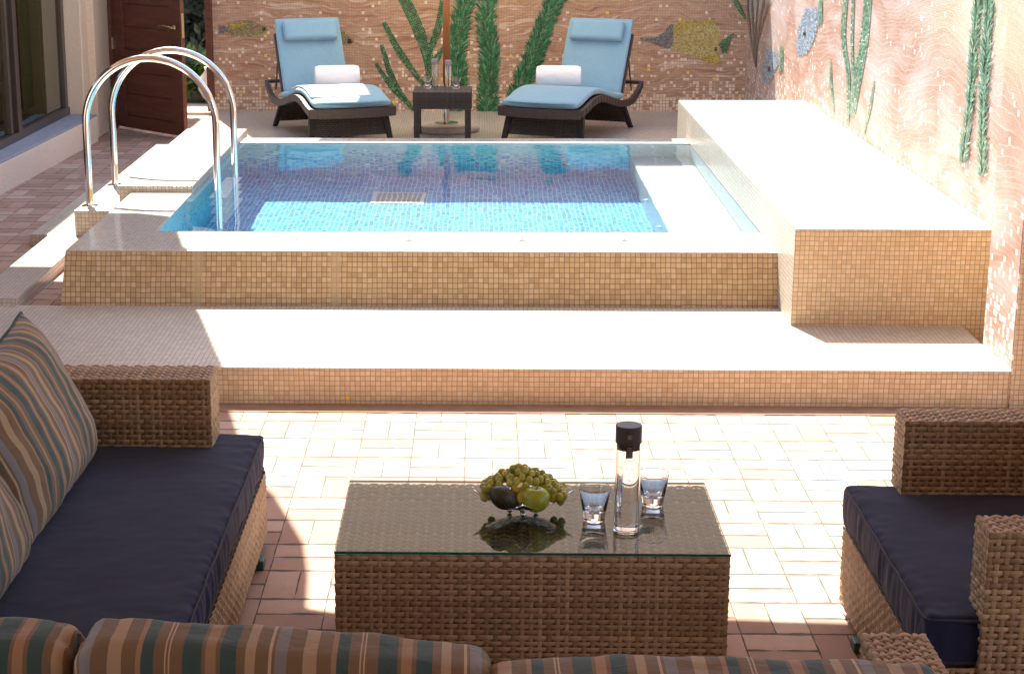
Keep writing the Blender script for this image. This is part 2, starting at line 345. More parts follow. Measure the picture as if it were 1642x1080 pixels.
# ---------------------------------------------------------------- mesh helpers
class MB:
    def __init__(s): s.v = []; s.f = []; s.uv = []
    def face(s, pts, uv=None):
        i = len(s.v); s.v += [tuple(p) for p in pts]; s.f.append(list(range(i, i + len(pts))))
        if uv is None:
            a = Vector(pts[0]); n = Vector((0, 0, 0))
            for k in range(1, len(pts) - 1): n += (Vector(pts[k]) - a).cross(Vector(pts[k + 1]) - a)
            ax = max(range(3), key=lambda q: abs(n[q]))
            uv = [((p[0], p[1]) if ax == 2 else (p[0], p[2]) if ax == 1 else (p[1], p[2])) for p in pts]
        s.uv += [tuple(q) for q in uv]
    def box(s, x0, x1, y0, y1, z0, z1, T=None):
        P = [Vector((x, y, z)) for z in (z0, z1) for y in (y0, y1) for x in (x0, x1)]
        if T: P = [T @ p for p in P]
        for q in ((0, 2, 3, 1), (4, 5, 7, 6), (0, 1, 5, 4), (1, 3, 7, 5), (3, 2, 6, 7), (2, 0, 4, 6)): s.face([P[k] for k in q])
    def hexa(s, lo, hi):
        """lo, hi: four corners each, counter-clockwise"""
        s.face([lo[k] for k in (3, 2, 1, 0)]); s.face(hi)
        for k in range(4): s.face([lo[k], lo[(k + 1) % 4], hi[(k + 1) % 4], hi[k]])
    def prism(s, pts, z0, z1):
        s.face([(x, y, z1) for x, y in pts]); s.face([(x, y, z0) for x, y in reversed(pts)])
        for k in range(len(pts)):
            a, b = pts[k], pts[(k + 1) % len(pts)]
            s.face([(a[0], a[1], z0), (b[0], b[1], z0), (b[0], b[1], z1), (a[0], a[1], z1)])
    def grid(s, fn, nu, nv, cu=False, uvf=None):
        i = len(s.v)
        for a in range(nu + (0 if cu else 1)):
            for b in range(nv + 1): s.v.append(tuple(fn(a / nu, b / nv)))
        n = nv + 1; m = nu if cu else nu + 1
        for a in range(nu):
            for b in range(nv):
                c = (a + 1) % m if cu else a + 1
                s.f.append([i + a * n + b, i + c * n + b, i + c * n + b + 1, i + a * n + b + 1])
                q = [(a, b), (a + 1, b), (a + 1, b + 1), (a, b + 1)]
                s.uv += [uvf(x / nu, y / nv) if uvf else (x / nu, y / nv) for x, y in q]
    def tube(s, path, r, segs=10, closed=False, cap=True):
        P = [Vector(p) for p in path]; n = len(P); rings = []; prev = None
        for k, p in enumerate(P):
            if closed: d = P[(k + 1) % n] - P[k - 1]
            else: d = P[min(k + 1, n - 1)] - P[max(k - 1, 0)]
            d = d.normalized() if d.length > 1e-9 else Vector((0, 0, 1))
            if prev is None:
                u = d.orthogonal().normalized()
            else:
                u = (prev - d * prev.dot(d)).normalized()
            prev = u; w = d.cross(u); rr = r[k] if isinstance(r, (list, tuple)) else r
            i = len(s.v); s.v += [tuple(p + (u * math.cos(2 * math.pi * q / segs) + w * math.sin(2 * math.pi * q / segs)) * rr) for q in range(segs)]
            rings.append(i)
        for k in range(n if closed else n - 1):
            a, b = rings[k], rings[(k + 1) % n]
            for q in range(segs):
                s.f.append([a + q, a + (q + 1) % segs, b + (q + 1) % segs, b + q])
                s.uv += [(q / segs, k), ((q + 1) / segs, k), ((q + 1) / segs, k + 1), (q / segs, k + 1)]
        if cap and not closed:
            s.f.append([rings[0] + q for q in reversed(range(segs))]); s.uv += [(0, 0)] * segs
            s.f.append([rings[-1] + q for q in range(segs)]); s.uv += [(0, 0)] * segs
    def lathe(s, prof, c=(0, 0, 0), segs=32, T=None):
        """prof: (r, z) bottom to top; the ends close on the axis when r is 0"""
        def fn(a, b):
            k = min(int(round(b * (len(prof) - 1))), len(prof) - 1); r, z = prof[k]
            p = Vector((r * math.cos(2 * math.pi * a), r * math.sin(2 * math.pi * a), z))
            if T: p = T @ p
            return p + Vector(c)
        s.grid(fn, segs, len(prof) - 1, cu=True)
    def ball(s, c, rx, ry=None, rz=None, T=None, segs=16, rings=10):
        ry = ry or rx; rz = rz or rx
        def fn(a, b):
            th = math.pi * (1 - b); p = Vector((rx * math.sin(th) * math.cos(2 * math.pi * a), ry * math.sin(th) * math.sin(2 * math.pi * a), rz * math.cos(th)))
            return (T @ p if T else p) + Vector(c)
        s.grid(fn, segs, rings, cu=True)
    def build(s, name, mat, parent=None, smooth=False, bevel=0., local=False, weld=True):
        off = Vector((0, 0, 0))
        if parent and not local:
            q = parent
            while q: off += q.location; q = q.parent
        me = bpy.data.meshes.new(name)
        me.from_pydata([tuple(Vector(v) - off) for v in s.v], [], s.f); me.update()
        ul = me.uv_layers.new(name='UVMap'); ul.data.foreach_set('uv', [c for p in s.uv for c in p])
        if weld:
            bm = bmesh.new(); bm.from_mesh(me); bmesh.ops.remove_doubles(bm, verts=bm.verts, dist=1e-5)
            bmesh.ops.recalc_face_normals(bm, faces=bm.faces) if weld != 'keep' else None
            bm.to_mesh(me); bm.free()
        me.materials.append(mat)
        if smooth:
            for p in me.polygons: p.use_smooth = True
        o = bpy.data.objects.new(name, me); sc.collection.objects.link(o)
        if parent: o.parent = parent
        if smooth and mat.name in ('clear_glass', 'drinking_water', 'polished_steel'):
            e = o.modifiers.new('es', 'EDGE_SPLIT'); e.split_angle = R(32)
        if bevel:
            b = o.modifiers.new('bevel', 'BEVEL'); b.width = bevel; b.segments = 2; b.limit_method = 'ANGLE'; b.angle_limit = R(40)
        return o
def tag(o, label=None, cat=None, group=None, kind=None):
    for k, v in (('label', label), ('category', cat), ('group', group), ('kind', kind)):
        if v: o[k] = v
    return o
def thing(name, loc, label, cat, group=None, rz=0):
    o = bpy.data.objects.new(name, None); sc.collection.objects.link(o); o.location = loc; o.rotation_euler = (0, 0, rz)
    o.empty_display_size = .1
    return tag(o, label, cat, group)
def copy_tree(o, parent=None):
    c = o.copy(); sc.collection.objects.link(c); c.parent = parent
    for ch in o.children: copy_tree(ch, c)
    return c
def struct(o): return tag(o, kind='structure')

def weave(mb, O, U, V, Nn, w, h, pitch=.0245, row=.0168, amp=.0034, ofs=0):
    """woven strands as real ribbons: O corner, U V in-plane unit vectors, Nn outward"""
    O, U, V, Nn = map(Vector, (O, U, V, Nn))
    nr = max(1, round(h / row)); row = h / nr; nu = max(2, round(w / pitch)); pitch = w / nu
    hh = row * .47; ns = nu * 3
    for r in range(nr):
        vc = (r + .5) * row; jit = random.uniform(-.0008, .0008); tk = random.uniform(.86, 1.04); am = amp * random.uniform(.8, 1.15); i = len(mb.v)
        for k in range(ns + 1):
            u = w * k / ns; a = am * math.cos(math.pi * u / pitch + .25 * noise.noise(Vector((u * 9, r * 1.7, ofs))) + math.pi * (r + ofs))
            e = 0 if 0 < k < ns else -.002
            base = O + U * u
            thin = hh * tk * (1 - .12 * (a < 0))
            for dv, dn in ((-thin, -.0022), (-thin * .45, .0006), (thin * .45, .0006), (thin, -.0022)):
                mb.v.append(tuple(base + V * (vc + jit + dv) + Nn * (a + dn + e)))
        for k in range(ns):
            for q in range(3):
                x = i + k * 4 + q
                mb.f.append([x, x + 4, x + 5, x + 1])
                uu = (k * pitch / 3 * 30, (k + 1) * pitch / 3 * 30); vv = (r + .1 + q * .26 + 100 * ofs, r + .1 + (q + 1) * .26 + 100 * ofs)
                mb.uv += [(uu[0], vv[0]), (uu[1], vv[0]), (uu[1], vv[1]), (uu[0], vv[1])]
    sw = pitch * .24
    for k in range(nu + 1):
        u = min(max(k * pitch, sw), w - sw); i = len(mb.v)
        for r in range(2 * nr + 1):
            v = h * r / (2 * nr); a = -amp * .45 * math.cos(math.pi * k + math.pi * ((r / 2 - .5) + ofs))
            for du, dn in ((-sw, -.0012), (0, .0006), (sw, -.0012)):
                mb.v.append(tuple(O + U * (u + du) + V * v + Nn * (a + dn)))
        for r in range(2 * nr):
            for q in range(2):
                x = i + r * 3 + q
                mb.f.append([x, x + 1, x + 4, x + 3]); mb.uv += [(k * 3.3, k + .2 + 500), (k * 3.3, k + .4 + 500), (k * 3.3 + .4, k + .4 + 500), (k * 3.3 + .4, k + .2 + 500)]
def wicker_box(mb, x0, x1, y0, y1, z0, z1, sides, **k):
    e = .0
    if 'f' in sides: weave(mb, (x0, y0, z0), (1, 0, 0), (0, 0, 1), (0, -1, 0), x1 - x0, z1 - z0, **k)
    if 'b' in sides: weave(mb, (x1, y1, z0), (-1, 0, 0), (0, 0, 1), (0, 1, 0), x1 - x0, z1 - z0, **k)
    if 'l' in sides: weave(mb, (x0, y1, z0), (0, -1, 0), (0, 0, 1), (-1, 0, 0), y1 - y0, z1 - z0, **k)
    if 'r' in sides: weave(mb, (x1, y0, z0), (0, 1, 0), (0, 0, 1), (1, 0, 0), y1 - y0, z1 - z0, **k)
    if 't' in sides: weave(mb, (x0, y0, z1), (1, 0, 0), (0, 1, 0), (0, 0, 1), x1 - x0, y1 - y0, **k)
def wicker_part(name, boxes, parent, mat=None, back=None, **k):
    """boxes: (x0,x1,y0,y1,z0,z1,sides); one mesh of ribbons over a darker core"""
    mb = MB(); core = MB()
    for (x0, x1, y0, y1, z0, z1, sd) in boxes:
        wicker_box(mb, x0, x1, y0, y1, z0, z1, sd, **k)
        c = .0065; core.box(x0 + c, x1 - c, y0 + c, y1 - c, z0 + .001, z1 - c)
    o = mb.build(name, mat or mt_wicker, parent, weld=False, smooth=True)
    core.build(name + '_core', back or mt_wback, o)
    return o
def round_box(mb, x0, x1, y0, y1, z0, z1, r=.03, puff=.012, wr=.003, seed=0, n=(30, 30, 8), uvax=None, side=.006, gather=0.):
    c = Vector(((x0 + x1) / 2, (y0 + y1) / 2, (z0 + z1) / 2)); h = Vector(((x1 - x0) / 2, (y1 - y0) / 2, (z1 - z0) / 2))
    def axis(n, hh):
        a = [-hh, -hh + r * .3, -hh + r * .65, -hh + r]; b = [hh - r, hh - r * .65, hh - r * .3, hh]
        return a + [(-hh + r) + (2 * hh - 2 * r) * k / n for k in range(1, n)] + b
    A = [axis(n[k], h[k]) for k in range(3)]
    def warp(p):
        q = Vector([max(-h[k] + r, min(h[k] - r, p[k])) for k in range(3)]); d = p - q
        if d.length > 1e-9: p = q + d.normalized() * r
        e = [p[k] / h[k] for k in range(3)]
        g = (1 - e[0] ** 4) * (1 - e[1] ** 4); p = p.copy()
        p.z += puff * g * (1 if p.z > 0 else .2) * abs(e[2])
        s_ = side * (1 - e[2] ** 2); p.x += s_ * e[0] ** 3; p.y += s_ * e[1] ** 3
        w = noise.noise(Vector((p.x * 7 + seed, p.y * 7, p.z * 9))) * wr + noise.noise(Vector((p.x * 26, p.y * 26 + seed, p.z * 8))) * wr * (.35 + 1.2 * (abs(e[0]) ** 6 + abs(e[1]) ** 6))
        w += gather * noise.noise(Vector((p.x * 42, p.y * 42, seed))) * (abs(e[0]) ** 14 + abs(e[1]) ** 14) * (1 - .6 * e[2] ** 2)
        return p + Vector((e[0], e[1], e[2])).normalized() * w
    for ax in range(3):
        a1, a2 = [(1, 2), (2, 0), (0, 1)][ax]
        for sg in (-1, 1):
            L1, L2 = A[a1], A[a2]; i = len(mb.v)
            for a in L1:
                for b in L2:
                    p = Vector((0, 0, 0)); p[ax] = sg * h[ax]; p[a1] = a; p[a2] = b
                    mb.v.append(tuple(warp(p) + c))
            m_ = len(L2)
            for a in range(len(L1) - 1):
                for b in range(m_ - 1):
                    q = [i + a * m_ + b, i + (a + 1) * m_ + b, i + (a + 1) * m_ + b + 1, i + a * m_ + b + 1]
                    if sg < 0: q.reverse()
                    mb.f.append(q); mb.uv += [(mb.v[k][0] if uvax != 'y' else mb.v[k][1], mb.v[k][2] + mb.v[k][1] * (uvax != 'y')) for k in q]
    return mb
def loop_path(x0, x1, y0, y1, z, r=.03, seed=0, wr=.0025):
    pts = []
    for cx_, cy_, a0 in ((x1 - r, y0 + r, -90), (x1 - r, y1 - r, 0), (x0 + r, y1 - r, 90), (x0 + r, y0 + r, 180)):
        for k in range(5): a = R(a0 + k * 22.5); pts.append(Vector((cx_ + r * math.cos(a), cy_ + r * math.sin(a), z)))
    out = []
    for k in range(len(pts)):
        a, b = pts[k], pts[(k + 1) % len(pts)]; m_ = max(1, int((b - a).length / .04))
        for q in range(m_):
            p = a.lerp(b, q / m_); p.z += noise.noise(p * 14 + Vector((seed, 0, 0))) * wr * 1.6; p.x += noise.noise(p * 9 + Vector((0, seed, 0))) * wr; out.append(p)
    return out

# ---------------------------------------------------------------- measured frame: photo pixel -> point on a known plane
def inv(u, v, X=None, Y=None, Z=None):
    du, dv = u - CX, v - CY; c, s = math.cos(ROLL), math.sin(ROLL)
    x, y = c * du + s * dv, -s * du + c * dv
    r, up = x / F_PX, -y / F_PX
    fw = math.cos(PITCH) + up * math.sin(PITCH); z = -math.sin(PITCH) + up * math.cos(PITCH)
    D = Vector((r * math.cos(YAW) + fw * math.sin(YAW), -r * math.sin(YAW) + fw * math.cos(YAW), z))
    t = X / D[0] if X is not None else Y / D[1] if Y is not None else (Z - CAM_H) / D[2]
    return D * t + Vector((0, 0, CAM_H))

# key dimensions (metres)
Y_STEP, Y_POOL, Y_IN0, Y_IN1, Y_RIM1, Y_WALL = 7.4955, 8.64, 9.277, 12.62, 12.86, 16.545
BATTER = .125
X_PL, X_IN, X_BENCH, X_R, X_R2, Y_J = -2.075, -1.706, 1.48, 2.422, 2.291, 7.945
Z_STEP, Z_RIM, Z_BENCH, Z_WATER, Z_LEFT = .165, .425, .63, .417, .13
Z_FLOOR = Z_WATER - 1.32
Y_BF = 8.3035

# ---------------------------------------------------------------- setting
g = MB()
HX0, HX1, HY0, HY1, BIG = X_PL + .05, X_BENCH + .3, Y_POOL + .05, Y_RIM1 - .055, 120
for q in (((-BIG, -BIG), (BIG, -BIG), (BIG, HY0), (-BIG, HY0)), ((-BIG, HY1), (BIG, HY1), (BIG, BIG), (-BIG, BIG)),
          ((-BIG, HY0), (HX0, HY0), (HX0, HY1), (-BIG, HY1)), ((HX1, HY0), (BIG, HY0), (BIG, HY1), (HX1, HY1))):
    g.face([(x, y, 0) for x, y in q])
struct(g.build('ground', mt_paver))
g = MB(); g.box(-1.6, X_R2 + 2, 7.372, Y_STEP, -.05, .004); struct(g.build('shadow_band_course', plain('clay_shadow_band', (.31, .19, .12), .85, var=.14, scale=14, bmp=.003)))  # mortar strip as wide as the step's shadow, shade in its colour
g = MB(); g.box(-3.6, X_PL + .03, Y_POOL + .004, 16.5, .004, Z_LEFT); struct(g.build('side_path', mt_paver))
g = MB(); g.box(-2.44, X_R + .05, Y_RIM1, Y_WALL + .05, .004, Z_STEP); struct(g.build('deck', mt_top, bevel=.004))
g = MB(); g.box(-9, 6, 16.56, 40, .004, .15); struct(g.build('outer_path', mt_outpath))

# low wide step in front of the pool
o = thing('tiled_step', (0, Y_STEP, 0), 'long low beige mosaic step running in front of the pool', 'step')
g = MB(); g.box(-4.2, X_R2, Y_STEP, Y_POOL - .001, 0, Z_STEP - .004)
g.build('riser', mt_step, o, bevel=.004)
g = MB(); g.box(-4.2, X_R2 - .001, Y_STEP + .001, Y_POOL + .02, Z_STEP - .006, Z_STEP)
g.build('tread', mt_top, o)

# ledges and blocks left of the pool
o = thing('tiled_ledge', (-2.4, 9.5, Z_LEFT), 'low stepped beige mosaic ledge between brick path and pool', 'ledge')
g = MB(); g.box(-2.54, -2.305, Y_POOL + .02, 10.40, Z_LEFT - .02, .20); g.build('curb', mt_top, o, bevel=.004)
g = MB(); g.box(-2.541, -2.376, 10.401, 13.0, Z_LEFT - .02, .1985); g.box(-2.655, -2.541, 10.35, 12.2, Z_LEFT - .02, .197); g.build('side_block', mt_top, o, bevel=.004)
g = MB(); g.box(-2.375, X_PL - .001, 10.305, 13.05, .1, .35); g.build('middle_block', mt_top, o, bevel=.004)
g = MB(); g.box(-2.145, X_IN + .002, 10.50, 13.05, .30, .465); g.build('upper_block', mt_top, o, bevel=.004)

# pool
pool = thing('swimming_pool', (0, Y_POOL, 0), 'raised mosaic plunge pool full of clear blue water', 'pool')
g = MB()
lo = [(X_PL - .03, Y_POOL, 0), (X_BENCH, Y_POOL, 0), (X_BENCH, Y_POOL + .3, 0), (X_PL - .03, Y_POOL + .3, 0)]
hi = [(X_PL, Y_POOL + BATTER, Z_RIM - .006), (X_BENCH, Y_POOL + BATTER, Z_RIM - .006), (X_BENCH, Y_POOL + .3, Z_RIM - .006), (X_PL, Y_POOL + .3, Z_RIM - .006)]
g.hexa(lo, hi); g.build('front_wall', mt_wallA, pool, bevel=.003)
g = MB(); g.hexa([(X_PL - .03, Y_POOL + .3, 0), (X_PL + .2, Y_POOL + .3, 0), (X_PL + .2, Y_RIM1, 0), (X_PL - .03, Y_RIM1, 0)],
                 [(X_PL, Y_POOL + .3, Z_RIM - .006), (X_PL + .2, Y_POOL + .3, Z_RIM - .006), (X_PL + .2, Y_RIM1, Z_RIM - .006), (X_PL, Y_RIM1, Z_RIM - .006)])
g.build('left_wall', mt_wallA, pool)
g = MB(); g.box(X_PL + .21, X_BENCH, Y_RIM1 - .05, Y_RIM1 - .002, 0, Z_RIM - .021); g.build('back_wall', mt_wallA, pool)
g = MB(); g.box(X_PL + .002, X_BENCH, Y_POOL + BATTER + .002, Y_IN0, Z_RIM - .02, Z_RIM); g.build('rim', mt_rim, pool, bevel=.005)
g = MB(); g.box(X_PL + .002, X_IN, Y_IN0, Y_IN1, Z_RIM - .02, Z_RIM - .0005); g.build('rim', mt_rim, pool, bevel=.005)
g = MB(); g.box(X_PL + .002, X_BENCH, Y_IN1, Y_RIM1, Z_RIM - .02, Z_RIM); g.build('rim', mt_rim, pool, bevel=.005)
g = MB()
zt = Z_RIM - .021
g.face([(X_IN, Y_IN0, Z_FLOOR), (X_IN, Y_IN1, Z_FLOOR), (X_IN, Y_IN1, zt), (X_IN, Y_IN0, zt)])
g.face([(X_IN, Y_IN1, Z_FLOOR), (1.062, Y_IN1, Z_FLOOR), (1.062, Y_IN1, zt), (X_IN, Y_IN1, zt)])
g.face([(X_BENCH, Y_IN0, Z_FLOOR), (X_IN, Y_IN0, Z_FLOOR), (X_IN, Y_IN0, zt), (X_BENCH, Y_IN0, zt)])
inner = g.build('inner_wall', mt_poolside, pool)
g = MB(); g.face([(1.062, Y_IN1, -.2), (X_BENCH - .002, Y_IN1, -.2), (X_BENCH - .002, Y_IN1, zt), (1.062, Y_IN1, zt)])
g.face([(X_BENCH - .002, Y_IN1, -.2), (X_BENCH - .002, Y_IN0, -.2), (X_BENCH - .002, Y_IN0, zt), (X_BENCH - .002, Y_IN1, zt)]); g.build('inner_wall', mt_shelf, pool)
g = MB(); g.face([(X_IN, Y_IN0, Z_FLOOR), (X_BENCH, Y_IN0, Z_FLOOR), (X_BENCH, Y_IN1, Z_FLOOR), (X_IN, Y_IN1, Z_FLOOR)]); g.build('pool_floor', mt_poolfloor, pool)
g = MB(); g.box(1.06, X_BENCH - .005, Y_IN0 + .001, Y_IN1 - .001, Z_FLOOR + .002, -.13); ub = g.build('underwater_bench', mt_shelf, pool, bevel=.012)
for yy in (9.75, 10.35, 11.2):
    g = MB(); g.lathe([(0, 0), (.028, 0), (.028, .012), (.014, .02), (.014, .035), (0, .035)], (1.06, yy, .0), 14, Matrix.Rotation(R(-90), 4, 'Y')); g.v = [(x, y, z - .38) for x, y, z in g.v]
    g.build('water_jet', mt_white, pool, smooth=True)
g = MB(); g.box(-.72, -.36, 11.62, 12.0, Z_FLOOR + .003, Z_FLOOR + .012); dr = g.build('drain_frame', mt_white, pool)
g = MB(); 
for k in range(9): g.box(-.69 + k * .035, -.665 + k * .035, 11.65, 11.97, Z_FLOOR + .012, Z_FLOOR + .016)
g.build('grille', mt_grey, dr)
mt_capgrey0 = plain('socket_grey', (.24, .21, .19), .5)
for (ux, vy) in ((476, 384), (656, 385), (837, 385), (1001, 385)):
    p = inv(ux, vy, Z=Z_RIM)
    g = MB(); g.box(p.x - .016, p.x + .016, p.y - .028, p.y + .028, Z_RIM + .0005, Z_RIM + .004); f = g.build('rim_socket', mt_capgrey0, pool, bevel=.001)
    g = MB()
    for dy in (-.013, .012): g.lathe([(0, 0), (.008, 0), (.008, .0015), (0, .0015)], (p.x, p.y + dy, Z_RIM + .004), 10)
    g.build('cap', plain('rust_red', (.25, .06, .03), .6) if 'rust_red' not in bpy.data.materials else bpy.data.materials['rust_red'], f)
# water surface
g = MB()
def wf(a, b):
    x = X_IN + (X_BENCH - X_IN) * a; y = Y_IN0 + (Y_IN1 - Y_IN0) * b
    return (x, y, Z_WATER + .0012 * noise.noise(Vector((x * 3.2, y * 3.2, 0))) + .0005 * noise.noise(Vector((x * 9, y * 9, 3))))
g.grid(wf, 90, 96)
water = g.build('water', mt_water, smooth=True, weld='keep'); struct(water)
water.cycles.is_caustics_caster = True

# big bench along the right wall
o = thing('tiled_bench', (2.0, Y_BF, Z_STEP), 'tall blocky beige mosaic bench along the right mural wall', 'bench')
g = MB(); g.box(X_BENCH, X_R - .002, Y_BF, 13.46, Z_STEP - .1, Z_BENCH - .004); bb = g.build('base', mt_step, o, bevel=.004)
bb.data.materials.append(mt_top)
for p in bb.data.polygons:
    if p.normal.x < -.9: p.material_index = 1  # paler tile on the left face stands in for light off the pool
g = MB(); g.box(X_BENCH + .001, X_R - .003, Y_BF + .001, 13.459, Z_BENCH - .006, Z_BENCH); g.build('bench_top', mt_top, o)

# ---------------------------------------------------------------- mural walls
wallB = thing('mural_wall', (0, Y_WALL, Z_STEP), 'shaded brown mosaic mural wall with sea plants behind the loungers', 'wall')
g = MB(); g.box(-2.45, X_R, Y_WALL, Y_WALL + .2, 0, 2.95); g.build('mural', mt_muralB, wallB)
wallR = thing('mural_wall', (X_R, 12, Z_STEP), 'sunlit terracotta and pale mosaic mural wall on the right', 'wall')
g = MB(); g.box(X_R, X_R + .2, Y_J - .2, Y_WALL + .2, 0, 3.1); g.build('mural', mt_muralR, wallR)
wallE = thing('wall_pier', (X_R2 + .4, 7.7, 0), 'projecting end pier of the mural wall beside the step', 'wall')
g = MB(); g.box(X_R2, X_R2 + 2.4, Y_STEP - .01, Y_J, 0, 3.1)
g.face([(X_R2 - .002, Y_J, Z_STEP), (X_R2 - .002, Y_STEP + .0, Z_STEP), (X_R2 - .002, Y_STEP + .0, 3.1), (X_R2 - .002, Y_J, 3.1)])
pier = g.build('pier_face', mt_step, wallE)
pier.data.materials.append(mt_muralR)
for p in pier.data.polygons:
    if abs(p.normal.x) > .9 and p.center.x + wallE.location.x < X_R2 + .01: p.material_index = 1

def onwall(which, off):
    if which == 'B': return lambda u, v: inv(u, v, Y=Y_WALL - off)
    return lambda u, v: inv(u, v, X=X_R - off)
def spine(pts, n):
    P = [Vector((a, b)) for a, b in pts]; L = [0]
    for a, b in zip(P, P[1:]): L.append(L[-1] + (b - a).length)
    out = []
    for k in range(n + 1):
        s = L[-1] * k / n; j = max(i for i in range(len(L)) if L[i] <= s + 1e-9); j = min(j, len(P) - 2)
        t = (s - L[j]) / (L[j + 1] - L[j])
        p0, p1, p2, p3 = P[max(j - 1, 0)], P[j], P[j + 1], P[min(j + 2, len(P) - 1)]
        out.append(.5 * ((2 * p1) + (p2 - p0) * t + (2 * p0 - 5 * p1 + 4 * p2 - p3) * t * t + (3 * p1 - p0 - 3 * p2 + p3) * t ** 3))
    return out
def leaf(mb, wf, pts, widths, cell=3.2, ex=1.):
    L = sum((Vector(b) - Vector(a)).length for a, b in zip(pts, pts[1:])); n = max(4, int(L / cell)); S = spine(pts, n)
    for k in range(n):
        def wid(q):
            x = q / n * (len(widths) - 1); i = min(int(x), len(widths) - 2); return widths[i] + (widths[i + 1] - widths[i]) * (x - i)
        d = (S[min(k + 1, n)] - S[max(k - 1, 0)]).normalized(); nn = Vector((-d.y, d.x)); nn.x *= ex
        w0, w1 = wid(k) / 2, wid(k + 1) / 2; m = max(2, int(max(w0, w1) * 2 / 2.6))
        for q in range(m):
            a, b = -1 + 2 * q / m, -1 + 2 * (q + .86) / m; r = (random.random() * 900, random.random() * 900)
            P = [S[k] + nn * w0 * a, S[k] + nn * w0 * b, S[k].lerp(S[k + 1], .86) + nn * w1 * b, S[k].lerp(S[k + 1], .86) + nn * w1 * a]
            mb.face([wf(p.x, p.y) for p in P], [r] * 4)
def spiky(mb, which, pts, hw, n, blade=9, ex=1.):
    S = spine(pts, 60)
    for k in range(n):
        t = random.random(); i = int(t * 59); p = S[i].lerp(S[i + 1], random.random()); d = (S[i] - S[i + 1]).normalized()
        if d.y > 0: d = -d
        side = random.choice((-1, 1)); nn = Vector((-d.y, d.x)) * side
        o_ = random.random() ** .7 * hw * .75; q = p + Vector((nn.x * ex, nn.y)) * o_
        L = blade * random.uniform(.7, 1.25); ang = R(random.uniform(15, 62) * (.4 + o_ / hw))
        dr_ = (d * math.cos(ang) + nn * math.sin(ang)); tip = q + Vector((dr_.x * ex, dr_.y)) * L
        pw = Vector((-dr_.y, dr_.x)); pw = Vector((pw.x * ex, pw.y)) * random.uniform(.8, 1.3)
        f = onwall(which, random.uniform(.003, .012)); r = (random.random() * 900, random.random() * 900)
        mid = q.lerp(tip, .4)
        mb.face([f(*(q - pw * .5)), f(*(mid - pw)), f(*tip), f(*(mid + pw)), f(*(q + pw * .5))], [r] * 5)
fB = onwall('B', .004)
g = MB()
leaf(g, fB, [(684, 172), (690, 110), (672, 50), (645, -8)], [12, 17, 19, 19])
leaf(g, onwall('B', .006), [(682, 140), (640, 82), (616, 36)], [5, 12, 7])
leaf(g, onwall('B', .006), [(664, 176), (632, 132), (612, 72)], [3, 11, 6]); leaf(g, onwall('B', .008), [(664, 178), (628, 138), (603, 102)], [3, 10, 5])
leaf(g, onwall('B', .006), [(683, 98), (702, 48), (710, 0)], [6, 13, 8]); leaf(g, onwall('B', .006), [(690, 116), (702, 92), (713, 74)], [6, 11, 5])
tag(g.build('mosaic_plant', mt_green, wallB, weld=False), 'branching smooth-leaved mosaic cactus left of the umbrella pole')
for pts in ([(725, 179), (734, 120), (731, 84), (738, 40), (750, -12)], [(781, 180), (784, 120), (785, 80), (779, 45), (781, -12)], [(826, 160), (845, 114), (858, 84), (876, 34), (897, -14)]):
    g = MB(); leaf(g, fB, pts, [10, 18, 18, 16, 16]); spiky(g, 'B', pts, 16, 760, 11)
    g.build('mosaic_plant', mt_green, wallB, weld=False)
g = MB(); leaf(g, fB, [(1196, 30), (1183, 8), (1172, -12)], [5, 9, 9]); g.build('mosaic_plant', mt_green, wallB, weld=False)
fR = onwall('R', .004)
g = MB()
for a, b in ((1203, 1197), (1208, 1205), (1211, 1216), (1214, 1226), (1216, 1236)): leaf(g, onwall('R', .004 + a % 7 * .001), [(1211, 108), (a, 60), (b, -6)], [1.5, 2.6, 3.4])
g.build('mosaic_plant', mt_reed, wallR, weld=False)
for pts, hw, n in (([(1543, 262), (1556, 150), (1562, 60), (1568, -10)], 8, 500), ([(1574, 283), (1575, 180), (1580, 90), (1585, -10)], 9, 560)):
    g = MB(); leaf(g, fR, pts, [4, 8, 9, 9]); spiky(g, 'R', pts, hw, n + 100, 12, .66); g.build('mosaic_plant', mt_greenR, wallR, weld=False)
g = MB()
leaf(g, fR, [(1366, 185), (1374, 130), (1386, 60), (1392, -8)], [10, 15, 14, 13], ex=1); leaf(g, onwall('R', .006), [(1359, 195), (1360, 120), (1352, 60), (1356, -8)], [4, 7, 8, 8])
leaf(g, onwall('R', .006), [(1367, 120), (1366, 60), (1368, -8)], [4, 5, 5]); leaf(g, fR, [(1337, 180), (1333, 140), (1332, 95)], [2, 5, 2]); leaf(g, fR, [(1385, 215), (1395, 170), (1402, 130)], [2, 6, 2])
g.build('mosaic_plant', mt_greenR, wallR, weld=False)
g = MB(); leaf(g, fR, [(1640, 205), (1624, 168), (1617, 122)], [4, 15, 2]); leaf(g, onwall('R', .006), [(1650, 140), (1630, 110), (1621, 80)], [6, 12, 2]); leaf(g, fR, [(1660, 120), (1646, 50), (1634, -10)], [12, 14, 10])
g.build('mosaic_plant', mt_greenR, wallR, weld=False)

